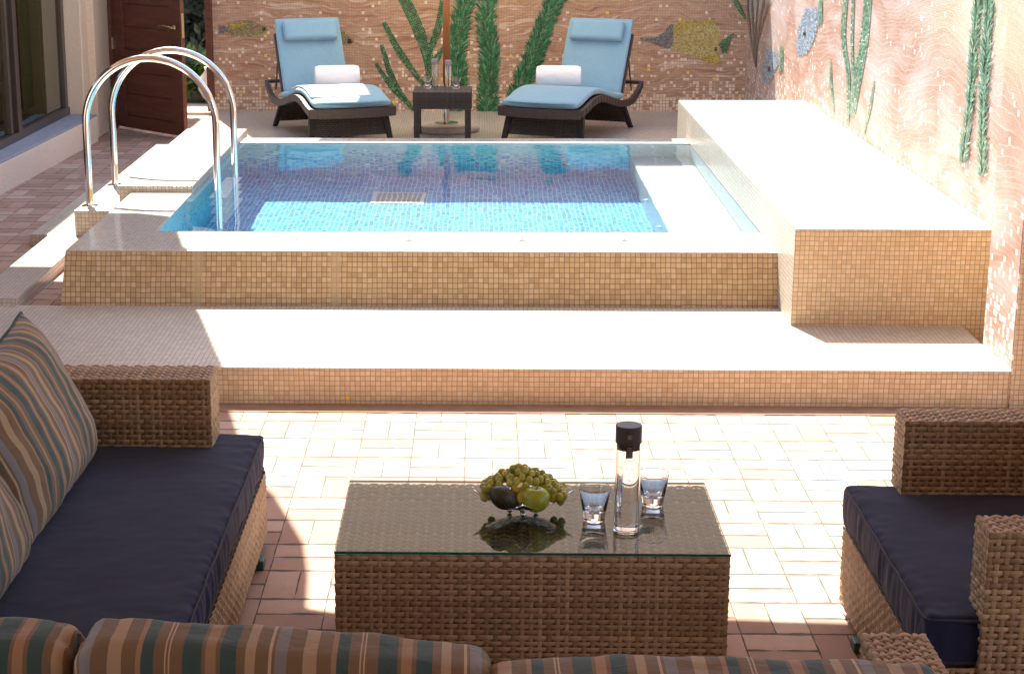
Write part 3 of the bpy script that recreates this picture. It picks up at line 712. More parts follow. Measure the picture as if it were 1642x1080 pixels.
def tiled_poly(mb, wf, poly, cw=2.6, ch=2.6):
    """fill an outline with small tesserae"""
    xs = [p[0] for p in poly]; ys = [p[1] for p in poly]
    def inside(x, y):
        c = False
        for (x0, y0), (x1, y1) in zip(poly, poly[1:] + poly[:1]):
            if (y0 > y) != (y1 > y) and x < (x1 - x0) * (y - y0) / (y1 - y0) + x0: c = not c
        return c
    y = min(ys)
    while y < max(ys):
        x = min(xs)
        while x < max(xs):
            jx, jy = random.uniform(-.3, .3), random.uniform(-.3, .3)
            if inside(x + cw / 2, y + ch / 2):
                r = (random.random() * 900, random.random() * 900)
                mb.face([wf(x + jx, y + jy), wf(x + jx + cw * .93, y + jy), wf(x + jx + cw * .93, y + jy + ch * .93), wf(x + jx, y + jy + ch * .93)], [r] * 4)
            x += cw
        y += ch
def fish(wall, which, parts, label):
    root = None
    for k, (nm, mat, poly, cw, ch) in enumerate(parts):
        g = MB(); tiled_poly(g, onwall(which, .004 + .0015 * k), poly, cw, ch)
        o = g.build('mosaic_fish' if root is None else nm, mat, wall if root is None else root, weld=False)
        if root is None: root = o; o['label'] = label
fish(wallB, 'B', [('body', mt_fishy, [(1076, 40), (1090, 34), (1145, 33), (1152, 42), (1155, 70), (1150, 92), (1130, 96), (1108, 88), (1085, 84), (1074, 76)], 2.2, 2.2),
                  ('back_fin', mt_yellow, [(1078, 38), (1092, 34), (1146, 31), (1150, 36), (1128, 40), (1100, 44), (1094, 52), (1080, 54)], 2.2, 2.2),
                  ('belly_fin', mt_yellow, [(1130, 92), (1142, 90), (1153, 84), (1153, 103), (1140, 103), (1126, 97)], 2.2, 2.2),
                  ('snout', mt_slate, [(1026, 60), (1050, 62), (1064, 52), (1074, 39), (1080, 40), (1080, 66), (1074, 80), (1058, 74), (1044, 68), (1026, 64)], 2, 2),
                  ('tail', mt_green, [(1153, 70), (1160, 64), (1178, 52), (1172, 66), (1166, 84), (1158, 84)], 2.2, 2.2),
                  ('eye', mt_black, [(1146, 76), (1151, 76), (1151, 82), (1146, 82)], 2, 2)], 'large yellow and grey long-snouted mosaic fish')
fish(wallB, 'B', [('body', mt_olive, [(366, 38), (382, 33), (405, 34), (420, 40), (431, 48), (420, 55), (400, 59), (376, 59), (366, 54)], 2.3, 2),
                  ('tail', mt_slate, [(350, 40), (366, 44), (366, 52), (352, 54)], 2.3, 2), ('stripe', mt_yellow, [(368, 40), (390, 36), (400, 38), (384, 44), (370, 48)], 2, 1.6),
                  ('eye', mt_black, [(421, 44), (426, 44), (426, 49), (421, 49)], 1.7, 1.7)], 'small green mosaic fish near the gate')
fish(wallB, 'B', [('body', mt_olive, [(528, 40), (545, 46), (560, 58), (569, 66), (560, 72), (545, 72), (528, 66)], 2.3, 2), ('eye', mt_black, [(557, 63), (563, 63), (563, 69), (557, 69)], 1.7, 1.7)], 'green mosaic fish half behind the left lounger')
fish(wallR, 'R', [('body', mt_blue, [(1290, 14), (1310, 12), (1314, 28), (1306, 62), (1294, 86), (1280, 90), (1276, 74), (1280, 44)], 1.7, 2.2),
                  ('fin', mt_greenR, [(1312, -4), (1319, -4), (1318, 36), (1312, 40)], 1.7, 2.2), ('eye', mt_black, [(1288, 52), (1292, 52), (1292, 58), (1288, 58)], 1.4, 1.8)], 'slim blue mosaic fish swimming downward')
fish(wallR, 'R', [('body', mt_blue, [(1228, 78), (1244, 80), (1250, 100), (1240, 120), (1232, 136), (1224, 132), (1221, 112)], 1.7, 2.2),
                  ('fin', mt_greenR, [(1250, 74), (1256, 76), (1256, 112), (1249, 118)], 1.6, 2.2), ('eye', mt_black, [(1231, 108), (1235, 108), (1235, 116), (1231, 116)], 1.4, 1.8)], 'blue mosaic fish crossed by the shadow edge')

# ---------------------------------------------------------------- house on the left, gate, garden beyond
house = thing('house', (-3.4, 14, Z_LEFT), 'beige rendered house wall with bronze framed window on the left', 'house')
def hx(y): return -3.294 + .0458 * (y - 12.1)
def slab(mb, o0, o1, y0, y1, z0, z1):
    a = [(hx(y0) + o0, y0), (hx(y0) + o1, y0), (hx(y1) + o1, y1), (hx(y1) + o0, y1)]
    mb.hexa([(x, y, z0) for x, y in a], [(x, y, z1) for x, y in a])
g = MB(); slab(g, -.6, 0, 8, 14.78, 0, .335); g.build('plinth', mt_plinth, house, bevel=.006)
g = MB(); slab(g, -.6, -.004, 8, 14.776, .336, .352); g.build('sill', mt_plinthtop, house, bevel=.003)
g = MB(); slab(g, -.6, -.10, 15.02, 15.34, 0, 4); g.box(-4.6, -3.275, 14.785, 15.02, 0, 4.0); g.box(-4.6, -3.215, 15.022, 15.72, 0, 4.0)
g.box(-4.6, -3.52, 8, 15.0, 2.4, 4.0); g.build('wall', mt_render, house, bevel=.006)
g = MB(); g.box(-5.8, -5.7, 8, 15.1, 0, 2.4); g.box(-5.8, -3.7, 8, 15.1, .2, .3); g.build('room', mt_room, house)
win = MB(); WX = lambda y: -3.445 + .02 * (y - 13)
def wbar(mb, y0, y1, z0, z1, d=.05, f=0.):
    mb.hexa([(WX(y0) - d, y0, z0), (WX(y0) + f, y0, z0), (WX(y1) + f, y1, z0), (WX(y1) - d, y1, z0)], [(WX(y0) - d, y0, z1), (WX(y0) + f, y0, z1), (WX(y1) + f, y1, z1), (WX(y1) - d, y1, z1)])
wbar(win, 9, 14.79, .352, .415, .06, .012); wbar(win, 14.71, 14.786, .416, 2.39); wbar(win, 9, 14.79, 2.391, 2.45)
window = win.build('window', mt_bronze, house, bevel=.003)
g = MB(); wbar(g, 13.20, 13.29, .416, 2.39, .05, .022); wbar(g, 13.06, 13.11, .416, 2.39, .05, .004); g.build('mullion', mt_bronze, window, bevel=.003)
g = MB(); wbar(g, 13.30, 14.70, .416, 2.39, .03, -.024); wbar(g, 9.1, 13.05, .416, 2.39, .03, -.024); g.build('pane', mt_pane, window)
g = MB(); g.grid(lambda a, b: (-3.72 + .03 * math.sin(a * 40), 14.52 + .5 * a, .42 + 2 * b), 60, 2); g.build('curtain', mt_curtain, house, smooth=True)
g = MB()
for k in range(11): g.box(-4.25, -4.2, 12.6, 14.6, .35 + k * .19, .53 + k * .19)
g.build('panelling', mt_wood, house, bevel=.006)

gate = thing('garden_gate', (-3.12, 15.6, Z_LEFT), 'open brown panelled wooden gate with brass lever handle', 'gate')
g = MB(); g.box(-3.214, -3.165, 15.58, 15.66, Z_LEFT, 2.3); g.build('hinge_post', mt_wood, gate, bevel=.003)
gx, gy = -2.45 + 3.16, 14.87 - 15.58; gl = math.hypot(gx, gy); TG = Matrix.Translation((-3.16, 15.58, 0)) @ Matrix.Rotation(math.atan2(gy, gx), 4, 'Z')
g = MB(); Z0 = Z_LEFT + .03
g.box(0, .16, -.02, .02, Z0, 2.2, TG); g.box(gl - .16, gl, -.02, .02, Z0, 2.2, TG)
g.box(.16, gl - .16, -.02, .02, Z0, Z0 + .1, TG)
for k in range(9): g.box(.161, gl - .161, -.012, .012, Z0 + .104 + k * .19, Z0 + .104 + k * .19 + .184, TG)
g.box(.16, gl - .16, -.004, .004, Z0 + .1, 2.2, TG)
leafo = g.build('gate_leaf', mt_wood, gate, bevel=.004)
g = MB(); hc = TG @ Vector((gl - .09, -.055, 1.05)); e2 = TG @ Vector((gl - .27, -.06, 1.055)); m0 = TG @ Vector((gl - .09, -.02, 1.05)); mid = TG @ Vector((gl - .18, -.062, 1.063))
g.tube([m0, hc, mid, e2], [.011, .011, .009, .007], 8); g.ball(m0, .022, .022, .022); g.build('handle', mt_brass, gate, smooth=True)
g = MB(); g.box(gl, gl + .004, -.012, .012, .97, 1.17, TG); g.build('lock_plate', mt_brass, gate)
for hz in (.82, .28): g = MB(); g.box(-.006, .014, -.03, -.021, hz, hz + .1, TG); g.build('hinge', mt_steel, gate)
g = MB(); g.box(-2.512, -2.452, 16.50, 16.58, Z_STEP, 2.3); tag(g.build('gate_post', mt_wood, bevel=.003), 'slim brown wooden gate post at the mural wall end', 'post')

def foliage(mb, n, fn, size):
    for _ in range(n):
        c, s = Vector(fn()), size * random.uniform(.6, 1.4)
        d = Vector((random.gauss(0, 1), random.gauss(0, 1), random.gauss(.5, 1))).normalized(); w = d.orthogonal().normalized() * s * .28; r = (random.random() * 900, random.random() * 900)
        mb.face([c, c + d * s * .5 + w, c + d * s, c + d * s * .5 - w], [r] * 4)
g = MB(); foliage(g, 5200, lambda: (random.uniform(-4.6, -2.0), 19.6 + abs(random.gauss(0, .35)), random.uniform(.1, 1.0) + .18 * math.sin(random.random() * 9)), .16)
hedge = g.build('hedge', mt_hedge, weld=False); tag(hedge, 'dense dark feathery hedge seen through the open gate', 'hedge')
g = MB(); g.box(-4.8, -1.8, 20.6, 20.66, .1, 2.6); tag(g.build('screen_fence', mt_screen), 'plain green cloth screen fence behind the hedge', 'fence')
pl = thing('potted_plant', (-2.83, 17.5, .15), 'bright green bushy plant in low dark trough beyond the gate', 'plant')
g = MB(); g.box(-3.1, -2.66, 17.3, 17.7, .15, .27); g.build('trough', mt_dark, pl, bevel=.006)
g = MB(); foliage(g, 900, lambda: (random.uniform(-3.1, -2.62), random.uniform(17.3, 17.7), .27 + random.random() ** 1.4 * .3), .13); g.build('leaves', mt_leaf, pl, weld=False)
pt = thing('garden_pot', (-2.46, 17.25, .15), 'pale round sandstone garden pot behind the gate post', 'pot')
g = MB(); g.lathe([(0, 0), (.09, 0), (.15, .06), (.19, .14), (.18, .24), (.12, .32), (.13, .35), (.10, .35), (.09, .3), (0, .3)], (-2.52, 17.25, .15), 28); g.build('vessel', mt_pot, pt, smooth=True)

# house eave and added unseen slab above the picture that cast the shade
SX, SY = SUN_DIR.x / -SUN_DIR.z, SUN_DIR.y / -SUN_DIR.z
def shade_poly(pts, z): return [(x - SX * z, y - SY * z) for x, y in pts]
roof = thing('house_eave', (-4, 14, 3.0), 'flat rendered eave of the house above the brick path', 'roof')
g = MB(); g.prism(shade_poly([(-6, 9.28), (-2.54, 9.28), (-2.53, 16.2), (-6, 16.2)], 3.05), 3.05, 3.2); g.build('eave_slab', mt_render, roof)
shade_slab = thing('shade_canopy', (0, 4, 3.0), 'unseen slab over the seating terrace, shaped to cast its shade', 'roof')  # added unseen slab, outline traced back from the wanted shade edges
g = MB(); g.prism(shade_poly([(6, 5.10), (1.4, 5.13), (.78, 5.17), (-.45, 5.20), (-.56, 5.24), (-.585, 5.6), (-.63, 5.9), (-.75, 6.28), (-.88, 6.55), (-1.075, 7.38), (-1.36, 8.48), (-1.42, 8.60), (-1.50, 8.95), (-1.60, 9.40), (-1.80, 9.50), (-2.10, 9.51), (-2.13, 9.28), (-6, 9.279), (-6, -5), (6, -5)][::-1], 3.05), 3.05, 3.2); g.build('shade_canopy_slab', mt_render, shade_slab)

nb_ = thing('reflection_block', (0, 24, 0), 'unseen plain beige block added beyond the mural wall for reflections', 'building')  # added unseen mass that colours reflections and cuts blue sky light
g = MB(); g.box(-14, 14, 22.6, 26, 0, 7.9); g.build('wall', mt_render, nb_)  # body of the added unseen block
g = MB()
for k in range(6):
    for zz in (1.0, 4.2): g.box(-11 + k * 4, -9.6 + k * 4, 22.56, 22.6, zz + .2, zz + 1.9)
for k in range(6):
    for zz in (1.0, 4.2):
        g = MB(); g.box(-11 + k * 4, -9.6 + k * 4, 22.56, 22.62, zz + .2, zz + 1.9); g.build('window', mt_bronze, nb_)  # windows of the added unseen block
tw = thing('sky_blocker_wall', (0, -1.6, 0), 'unseen beige wall added behind the terrace to cut sky light', 'wall')  # added behind the camera to keep blue sky light off the foreground
g = MB(); g.box(-6, 6, -1.9, -1.6, 0, 3.04); g.build('wall', mt_render, tw)  # the added unseen sky blocker

# ---------------------------------------------------------------- pool ladder
lad = thing('pool_ladder', (-2.0, 10.8, .36), 'polished steel pool ladder with two tall arched rails', 'ladder')
for k, (yy, x0, x1, zt_) in enumerate(((10.44, -2.31, -1.545, 1.222), (11.20, -2.31, -1.545, 1.20))):
    r = (x1 - x0) / 2; cxm = (x0 + x1) / 2; path = [(x0, yy, .352), (x0, yy, .6), (x0, yy, zt_ - r)]
    path += [(cxm - r * math.cos(a), yy, zt_ - r + r * math.sin(a)) for a in [math.pi * q / 28 for q in range(1, 28)]]
    path += [(x1, yy, zt_ - r), (x1, yy, .6), (x1, yy, .2), (x1, yy, -.55)]
    g = MB(); g.tube(path, .0215, 18); g.build('rail', mt_steel, lad, smooth=True)
    g = MB(); g.lathe([(0, .3505), (.05, .3505), (.05, .356), (.03, .362), (.0, .362)], (x0, yy, 0), 24); g.build('flange', mt_steel, lad, smooth=True)
mt_treadm = plain('brushed_steel', (.72, .74, .74), .5, .3)
for zz in (.33, .10, -.14, -.38):
    g = MB(); g.box(-1.60, -1.50, 10.44, 11.20, zz, zz + .022); g.build('tread', mt_treadm, lad, bevel=.003)

# ---------------------------------------------------------------- loungers
def make_lounger(label, cat):
    root = thing('sun_lounger', (0, 0, 0), label, cat, 'sun loungers on the deck')
    prof = [(0, .285), (.12, .305), (.28, .345), (.42, .36), (.56, .35), (.75, .31), (.95, .27), (1.12, .255), (1.27, .262), (1.38, .30), (1.52, .375)]
    S = spine(prof, 44)
    W = .345
    # woven side rails that sweep from foot to raised tail
    for sd in (-1, 1):
        g = MB()
        for k in range(44):
            a, b = S[k], S[k + 1]; h0 = .055; x0, x1 = sd * (W - .012), sd * (W + .018); f0 = .0
            if k % 1 == 0:
                rr = .003 * (k % 2)
                lo = [(min(x0, x1) - rr, a.x, a.y - h0), (max(x0, x1) + rr, a.x, a.y - h0), (max(x0, x1) + rr, b.x, b.y - h0), (min(x0, x1) - rr, b.x, b.y - h0)]
                hi = [(p[0], p[1], p[2] + h0) for p in lo]; g.hexa(lo, hi)
        g.build('side_rail', mt_wdark, root, local=True, weld=False)
    g = MB()
    for k in range(34):
        a, b = S[k], S[k + 1]; g.face([(-W + .01, a.x, a.y - .018), (W - .01, a.x, a.y - .018), (W - .01, b.x, b.y - .018), (-W + .01, b.x, b.y - .018)])
    # curved woven foot rail
    def fr(a, b):
        x = -W - .015 + (2 * W + .03) * a; y = -.055 * (1 - (2 * a - 1) ** 2); return (x, y - .002 - .002 * ((int(a * 80)) % 2), .215 + .075 * b)
    g.grid(fr, 80, 3); g.grid(lambda a, b: (-W + 2 * W * a, -.052 * (1 - (2 * a - 1) ** 2) + .06 * b, .29), 20, 1)
    g.build('seat_frame', mt_wdark, root, local=True, weld=False)
    g = MB(); g.tube([(-W, 1.525, .36), (W, 1.525, .36)], .016, 8); g.build('tail_bar', mt_wdark, root, local=True)
    # leg panels
    for (yc, dy, zt2) in ((.16, -.09, .29), (1.13, .16, .235)):
        g = MB()
        for sd in (-1, 1):
            xa = sd * (W - .02); xb = sd * (W + .01)
            g.hexa([(min(xb, xb - sd * .035), yc + dy - .02, 0), (max(xb, xb - sd * .035), yc + dy - .02, 0), (max(xb, xb - sd * .035), yc + dy + .02, 0), (min(xb, xb - sd * .035), yc + dy + .02, 0)],
                   [(min(xa, xa - sd * .07), yc - .025, zt2), (max(xa, xa - sd * .07), yc - .025, zt2), (max(xa, xa - sd * .07), yc + .025, zt2), (min(xa, xa - sd * .07), yc + .025, zt2)])
        g.hexa([(-W + .02, yc + dy * .72 - .008, .055), (W - .02, yc + dy * .72 - .008, .055), (W - .02, yc + dy * .72 + .008, .055), (-W + .02, yc + dy * .72 + .008, .055)],
               [(-W + .04, yc - .008, zt2), (W - .04, yc - .008, zt2), (W - .04, yc + .008, zt2), (-W + .04, yc + .008, zt2)])
        o_ = g.build('leg_panel', mt_wdback, root, local=True, weld=False)
        m2 = MB(); a_ = Vector((0, dy * .72, .055 - zt2)); vv = -a_.normalized(); nrm = Vector((0, -1, 0)) if True else None
        nrm = Vector((1, 0, 0)).cross(vv)
        weave(m2, Vector((-W + .03, yc + dy * .72, .055)) + nrm * .014, (1, 0, 0), vv, nrm, 2 * W - .06, a_.length, pitch=.02, row=.016)
        m2.build('woven_panel', mt_wdark, o_, local=True, weld=False, smooth=True)
    # seat mattress following the curve
    C = [p for p in S if p.x <= 1.16]; n = len(C) - 1; Wm = .325; tm = .062
    def cush(y_of, wid, th, rows, nm, par, mat, nx=20):
        g = MB()
        def ring(a, b):
            k = min(int(a * rows), rows - 1) if False else a * rows
            P, Nv = y_of(a); ang = 2 * math.pi * b
            ca, sa = math.cos(ang), math.sin(ang); ex = .22
            x = wid * (abs(ca) ** ex) * (1 if ca > 0 else -1); h = th / 2 * (abs(sa) ** .5) * (1 if sa > 0 else -1)
            e = min(1, (a * rows + .35) / 1.6, ((1 - a) * rows + .35) / 1.6); h *= math.sqrt(max(0, 1 - (1 - e) ** 2)) if e < 1 else 1
            x *= 1 - .03 * (1 - e)
            bow = y_of.bow * (1 - (x / wid) ** 2) * (1 - min(1, a * 4)) if hasattr(y_of, 'bow') else 0
            q = P + Nv * (th / 2 + h + .002 * noise.noise(Vector((x * 9, P.y * 9, 0))))
            return (x, q.y - bow, q.z)
        g.grid(lambda a, b: ring(b, a), 40, rows, cu=True)
        # caps
        for a in (0, 1):
            pts = [ring(a, q / 40) for q in range(40)]; g.f.append([len(g.v) + q for q in (range(40) if a else reversed(range(40)))]); g.v += pts; g.uv += [(0, 0)] * 40
        return g.build(nm, mat, par, local=True, smooth=True)
    def seat(a):
        x = a * n; i = min(int(x), n - 1); p = C[i].lerp(C[i + 1], x - i); d = (C[i + 1] - C[i]).normalized()
        return Vector((0, p.x, p.y)), Vector((0, -d.y, d.x))
    seat.bow = .045
    cush(seat, Wm, tm, 26, 'seat_mattress', root, mt_sky)
    A = R(63); B0 = Vector((0, 1.15, .27)); dirb = Vector((0, math.cos(A), math.sin(A))); nb = Vector((0, -math.sin(A), math.cos(A))); LB = .69
    def back(a): return B0 + dirb * (a * LB), nb
    cush(back, .288, .055, 20, 'back_mattress', root, mt_sky)
    def back2(a): return B0 + dirb * (LB - .045 - .17 * (1 - a)) + nb * .05, nb
    cush(back2, .235, .075, 10, 'headrest', root, mt_sky)
    g = MB()
    for sd in (-1, 1): g.tube([B0 - nb * .012 + Vector((sd * .29, 0, 0)), B0 + dirb * (LB - .12) - nb * .012 + Vector((sd * .29, 0, 0))], .013, 8)
    g.tube([B0 + dirb * (LB - .12) - nb * .012 + Vector((-.29, 0, 0)), B0 + dirb * (LB - .12) - nb * .012 + Vector((.29, 0, 0))], .013, 8)
    g.build('back_frame', mt_wdark, root, local=True)
    for sd in (-1, 1): g = MB(); g.tube([Vector((sd * .29, 1.42, .30)), B0 + dirb * (LB * .52) - nb * .012 + Vector((sd * .29, 0, 0))], .007, 6); g.build('prop_bar', mt_dark, root, local=True)
    return root
L1 = make_lounger('blue cushioned dark wicker sun lounger on the left, near the gate', 'sun lounger')
L2 = copy_tree(L1); L2['label'] = 'blue cushioned dark wicker sun lounger on the right, near the large bench'
L1.location = (-1.02, 14.40, Z_STEP); L1.rotation_euler = (0, 0, R(20))
L2.location = (.475, 14.40, Z_STEP); L2.rotation_euler = (0, 0, R(-23.5))

def towel(loc, rz, label, L=.37, r=.096):
    o = thing('rolled_towel', loc, label, 'towel', 'rolled towels on the loungers', rz)
    g = MB()
    def roll(a, b):
        an = 2 * math.pi * a; rr = r * (1 + .03 * noise.noise(Vector((math.cos(an) * 2, math.sin(an) * 2, b * 4)))) * (1 - .10 * max(0, abs(2 * b - 1) - .8) / .2)
        fl = -.72 * r; z = max(rr * math.sin(an), fl)
        return (-L / 2 + L * b, rr * 1.03 * math.cos(an), z + r * .72)
    g.grid(roll, 40, 20, cu=True); g.build('cloth_roll', mt_towel, o, local=True, smooth=True)
    for sd in (-1, 1):
        g = MB(); path = []
        for q in range(90):
            an = q * .28; rr = .012 + (r * .9 - .012) * q / 90; path.append((sd * (L / 2 - .001), rr * math.cos(an), max(rr * math.sin(an), -.7 * r) + r * .72))
        g.tube(path, .0055, 5); g.build('spiral_fold', mt_towel, o, local=True, smooth=True)
    return o
towel((-1.215, 15.27, .545), R(9), 'white rolled towel on the left lounger seat')
towel((.665, 15.27, .545), R(-5), 'white rolled towel on the right lounger seat')
fl = thing('sun_patch_sheet', (-1.17, 15.0, .5), 'white sheet standing in for a sunlight patch on the left lounger seat', 'towel')  # white sheet laid in place of a patch of sunlight
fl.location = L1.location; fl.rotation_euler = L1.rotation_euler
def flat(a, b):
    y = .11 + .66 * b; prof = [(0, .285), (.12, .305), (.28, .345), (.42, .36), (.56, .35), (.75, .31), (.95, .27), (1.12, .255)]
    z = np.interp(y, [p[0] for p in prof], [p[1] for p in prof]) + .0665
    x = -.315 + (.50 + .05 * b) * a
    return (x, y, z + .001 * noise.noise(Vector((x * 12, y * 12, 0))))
g = MB(); g.grid(flat, 14, 24); to = g.build('cloth', mt_towel, fl, local=True, smooth=True)  # cloth of the sheet that stands in for the sunlight patch
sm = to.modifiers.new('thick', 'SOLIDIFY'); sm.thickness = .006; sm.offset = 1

# ---------------------------------------------------------------- side table, umbrella, bottles
st = thing('side_table', (-.31, 14.85, Z_STEP), 'small square dark wicker side table between the loungers', 'table')
tx0, tx1, ty0, ty1, tz = -.545, -.07, 14.62, 15.06, .557
wicker_part('tabletop', [(tx0, tx1, ty0, ty1, tz - .14, tz, 'fblrt')], st, mt_wdark, mt_wdback, pitch=.022, row=.014)
for (lx, ly) in ((0, 0), (1, 0), (0, 1), (1, 1)):
    x = tx0 + .005 if lx == 0 else tx1 - .055; y = ty0 + .005 if ly == 0 else ty1 - .055; s_ = .014 * (1 if lx else -1)
    g = MB(); g.hexa([(x + .012 * (1 - lx) * 0 + (.0 if not lx else .012), y, Z_STEP), (x + (.038 if not lx else .05), y, Z_STEP), (x + (.038 if not lx else .05), y + .04, Z_STEP), (x + (.0 if not lx else .012), y + .04, Z_STEP)],
                     [(x, y, tz - .13), (x + .05, y, tz - .13), (x + .05, y + .05, tz - .13), (x, y + .05, tz - .13)])
    leg = g.build('leg', mt_wdback, st)
    m2 = MB(); weave(m2, (x + .002, y - .004, Z_STEP), (1, 0, 0), (0, 0, 1), (0, -1, 0), .046, tz - .14 - Z_STEP, pitch=.012, row=.014, amp=.002); m2.build('binding', mt_wdark, leg, weld=False, smooth=True)
um = thing('umbrella', (-.285, 15.2, Z_STEP), 'closed view of a teak pole umbrella in a round stone base', 'umbrella')
um['label'] = 'garden umbrella with teak pole in a round stone base'
g = MB(); g.lathe([(0, 0), (.275, 0), (.282, .02), (.278, .045), (.25, .055), (.06, .06), (0, .06)], (-.285, 15.2, Z_STEP), 48); g.build('base', mt_conc, um, smooth=True)
g = MB(); g.lathe([(0, .06), (.10, .06), (.10, .072), (.028, .078), (.028, .40), (0, .40)], (-.285, 15.2, Z_STEP), 28); g.build('stem', mt_steel, um, smooth=True)
g = MB(); g.lathe([(0, .40), (.029, .40), (.029, 2.4), (0, 2.4)], (-.285, 15.2, Z_STEP), 24); g.build('pole', mt_pole, um, smooth=True)
g = MB(); hc_ = 1.15; ap = Vector((-.285, 15.2, 2.62)); cs = [Vector((x, y, 2.08)) for x, y in ((-1.535, 13.87), (1.0, 13.87), (1.12, 16.42), (-1.22, 16.46))]
for k in range(4): g.face([cs[k], cs[(k + 1) % 4], ap])
cn = g.build('canopy', mt_canopy, um); pass
for c_ in cs: g = MB(); g.tube([ap - Vector((0, 0, .03)), c_ - Vector((0, 0, .012))], .01, 6); g.build('rib', mt_pole, um)

def bottle(loc, h, r, label, group, capmat, caph, filled=True, name='water_bottle', cat='bottle', marks=False, segs=40):
    o = thing(name, loc, label, cat, group)
    hb = h - caph
    g = MB(); w_ = r * .08; g.lathe([(0, .0005), (r * .93, .0005), (r, .003), (r, hb), (r - w_, hb), (r - w_, .011), (r * .8, .008), (0, .008)], segs=segs); g.build('glass_body', mt_glass, o, local=True, smooth=True)
    if filled: g = MB(); g.lathe([(0, .0085), (r * .8 - .0004, .0085), (r - w_ - .0003, .0116), (r - w_ - .0003, hb * .93), (0, hb * .93)], segs=segs); g.build('water_fill', mt_drink, o, local=True, smooth=True)
    g = MB(); g.lathe([(0, hb - .012), (r - w_ - .0006, hb - .012), (r - w_ - .0006, hb + .0003), (r + .0008, hb + .0004), (r + .0008, h - .002), (r - .001, h), (0, h)], segs=segs); cp = g.build('cap', capmat, o, local=True, smooth=True)
    e = cp.modifiers.new('es', 'EDGE_SPLIT'); e.split_angle = R(40)
    if marks:
        def arc(mb, x0, x1, z0, z1, rr, n=8):
            mb.grid(lambda a, b: ((x0 + (x1 - x0) * a), -math.sqrt(max(0, rr * rr - (x0 + (x1 - x0) * a) ** 2)), z0 + (z1 - z0) * b), n, 1)
        g = MB(); arc(g, -.0095, .0095, hb - .037, hb + .001, r + .0006); g.build('label', mt_dark, cp, local=True)
        g = MB()
        for q in range(6): arc(g, -.007, .007, hb - .034 + q * .0052, hb - .0325 + q * .0052, r + .0009, 6)
        g.build('label_print', mt_grey, cp, local=True)
        g = MB(); zc = h - caph * .52
        for (a0, a1, b0, b1) in ((-.006, .006, -.006, -.005), (-.006, .006, .005, .006), (-.006, -.005, -.006, .006), (.005, .006, -.006, .006), (-.0028, .0028, -.0034, -.0016), (-.0028, .0028, .0016, .0034), (-.0016, .0016, -.0016, .0016)):
            arc(g, a0, a1, zc + b0, zc + b1, r + .0014, 5)
        g.build('emblem', mt_grey, cp, local=True)
    return o
mt_capgrey = plain('grey_cap', (.30, .28, .27), .4)
bottle((-.375, 14.93, tz + .004), .235, .0265, 'tall clear glass bottle, left one on the small wicker table', 'bottles on the side table', mt_capgrey, .03, segs=24)
bottle((-.262, 14.82, tz + .004), .235, .0265, 'tall clear glass bottle, right one on the small wicker table', 'bottles on the side table', mt_capgrey, .03, segs=24)
def tumbler(loc, label, group, k=1., segs=40):
    o = thing('drinking_glass', loc, label, 'glass', group)
    P = [(0, .0005), (.0275, .0005), (.0305, .003), (.0352, .034), (.046, .099), (.0453, .1005), (.044, .0995), (.0342, .040), (.0285, .031), (.016, .026), (0, .024)]
    g = MB(); g.lathe([(a * k, b * k) for a, b in P], segs=segs); g.build('glass_wall', mt_glass, o, local=True, smooth=True)
    return o
tumbler((-.435, 14.85, tz + .004), 'clear tumbler at the left end of the small wicker table', 'tumblers on the side table', .95, 24)
tumbler((-.196, 14.82, tz + .004), 'clear tumbler at the right end of the small wicker table', 'tumblers on the side table', .95, 24)

# ---------------------------------------------------------------- coffee table and what stands on it
TZ = .42
ct = thing('coffee_table', (.15, 4.9, 0), 'rectangular honey wicker coffee table with glass top', 'table')
wicker_part('base', [(-.392, .688, 4.605, 5.205, .02, TZ, 'flrt')], ct)
g = MB(); g.box(-.394, .69, 4.601, 5.207, TZ + .004, TZ + .0115)
gt = g.build('glass_top', mt_tglass, ct, bevel=.001); gt.data.materials.append(mt_tedge)
for p in gt.data.polygons:
    if abs(p.normal.z) < .5: p.material_index = 1
TT = TZ + .0122
mt_capb = plain('brown_black_cap', (.055, .042, .036), .45)
bottle((.418, 4.775, TT), .313, 0.0362, 'tall water carafe with dark cap on the coffee table', None, mt_capb, .050, True, 'water_carafe', 'carafe', True, 56)
tumbler((.333, 4.862, TT), 'empty tumbler between the fruit dish and the carafe', 'tumblers on the coffee table')
tumbler((.513, 4.995, TT), 'empty tumbler behind and right of the carafe', 'tumblers on the coffee table')
ds = thing('fruit_dish', (.13, 4.92, TT), 'silver four-cornered footed fruit dish on the coffee table', 'dish')
g = MB()
def dish(a, b):
    s, t = 2 * a - 1, 2 * b - 1; q = 1 - .13 * (1 - s * s) * (t * t) - .13 * (1 - t * t) * (s * s)
    x, y = (s + t) * .5 * .146 * q, (t - s) * .5 * .135 * q; rr = math.hypot(x / .146, y / .135)
    return (x, y, 0.018 + .052 * rr ** 2.0 + .0009 * noise.noise(Vector((x * 90, y * 90, 0))) * rr)
g.grid(dish, 26, 26); dd = g.build('dish_plate', mt_silver, ds, local=True, smooth=True); dd.modifiers.new('thick', 'SOLIDIFY').thickness = .0022
for (fx_, fy_) in ((-.038, 0), (.038, 0), (0, -.036), (0, .036)): g = MB(); g.ball((fx_, fy_, .0085), .0085); g.build('ball_foot', mt_silver, ds, local=True, smooth=True)
ap_ = thing('apple', (.165, 4.868, TT + .026), 'green apple at the front right of the fruit dish', 'apple')
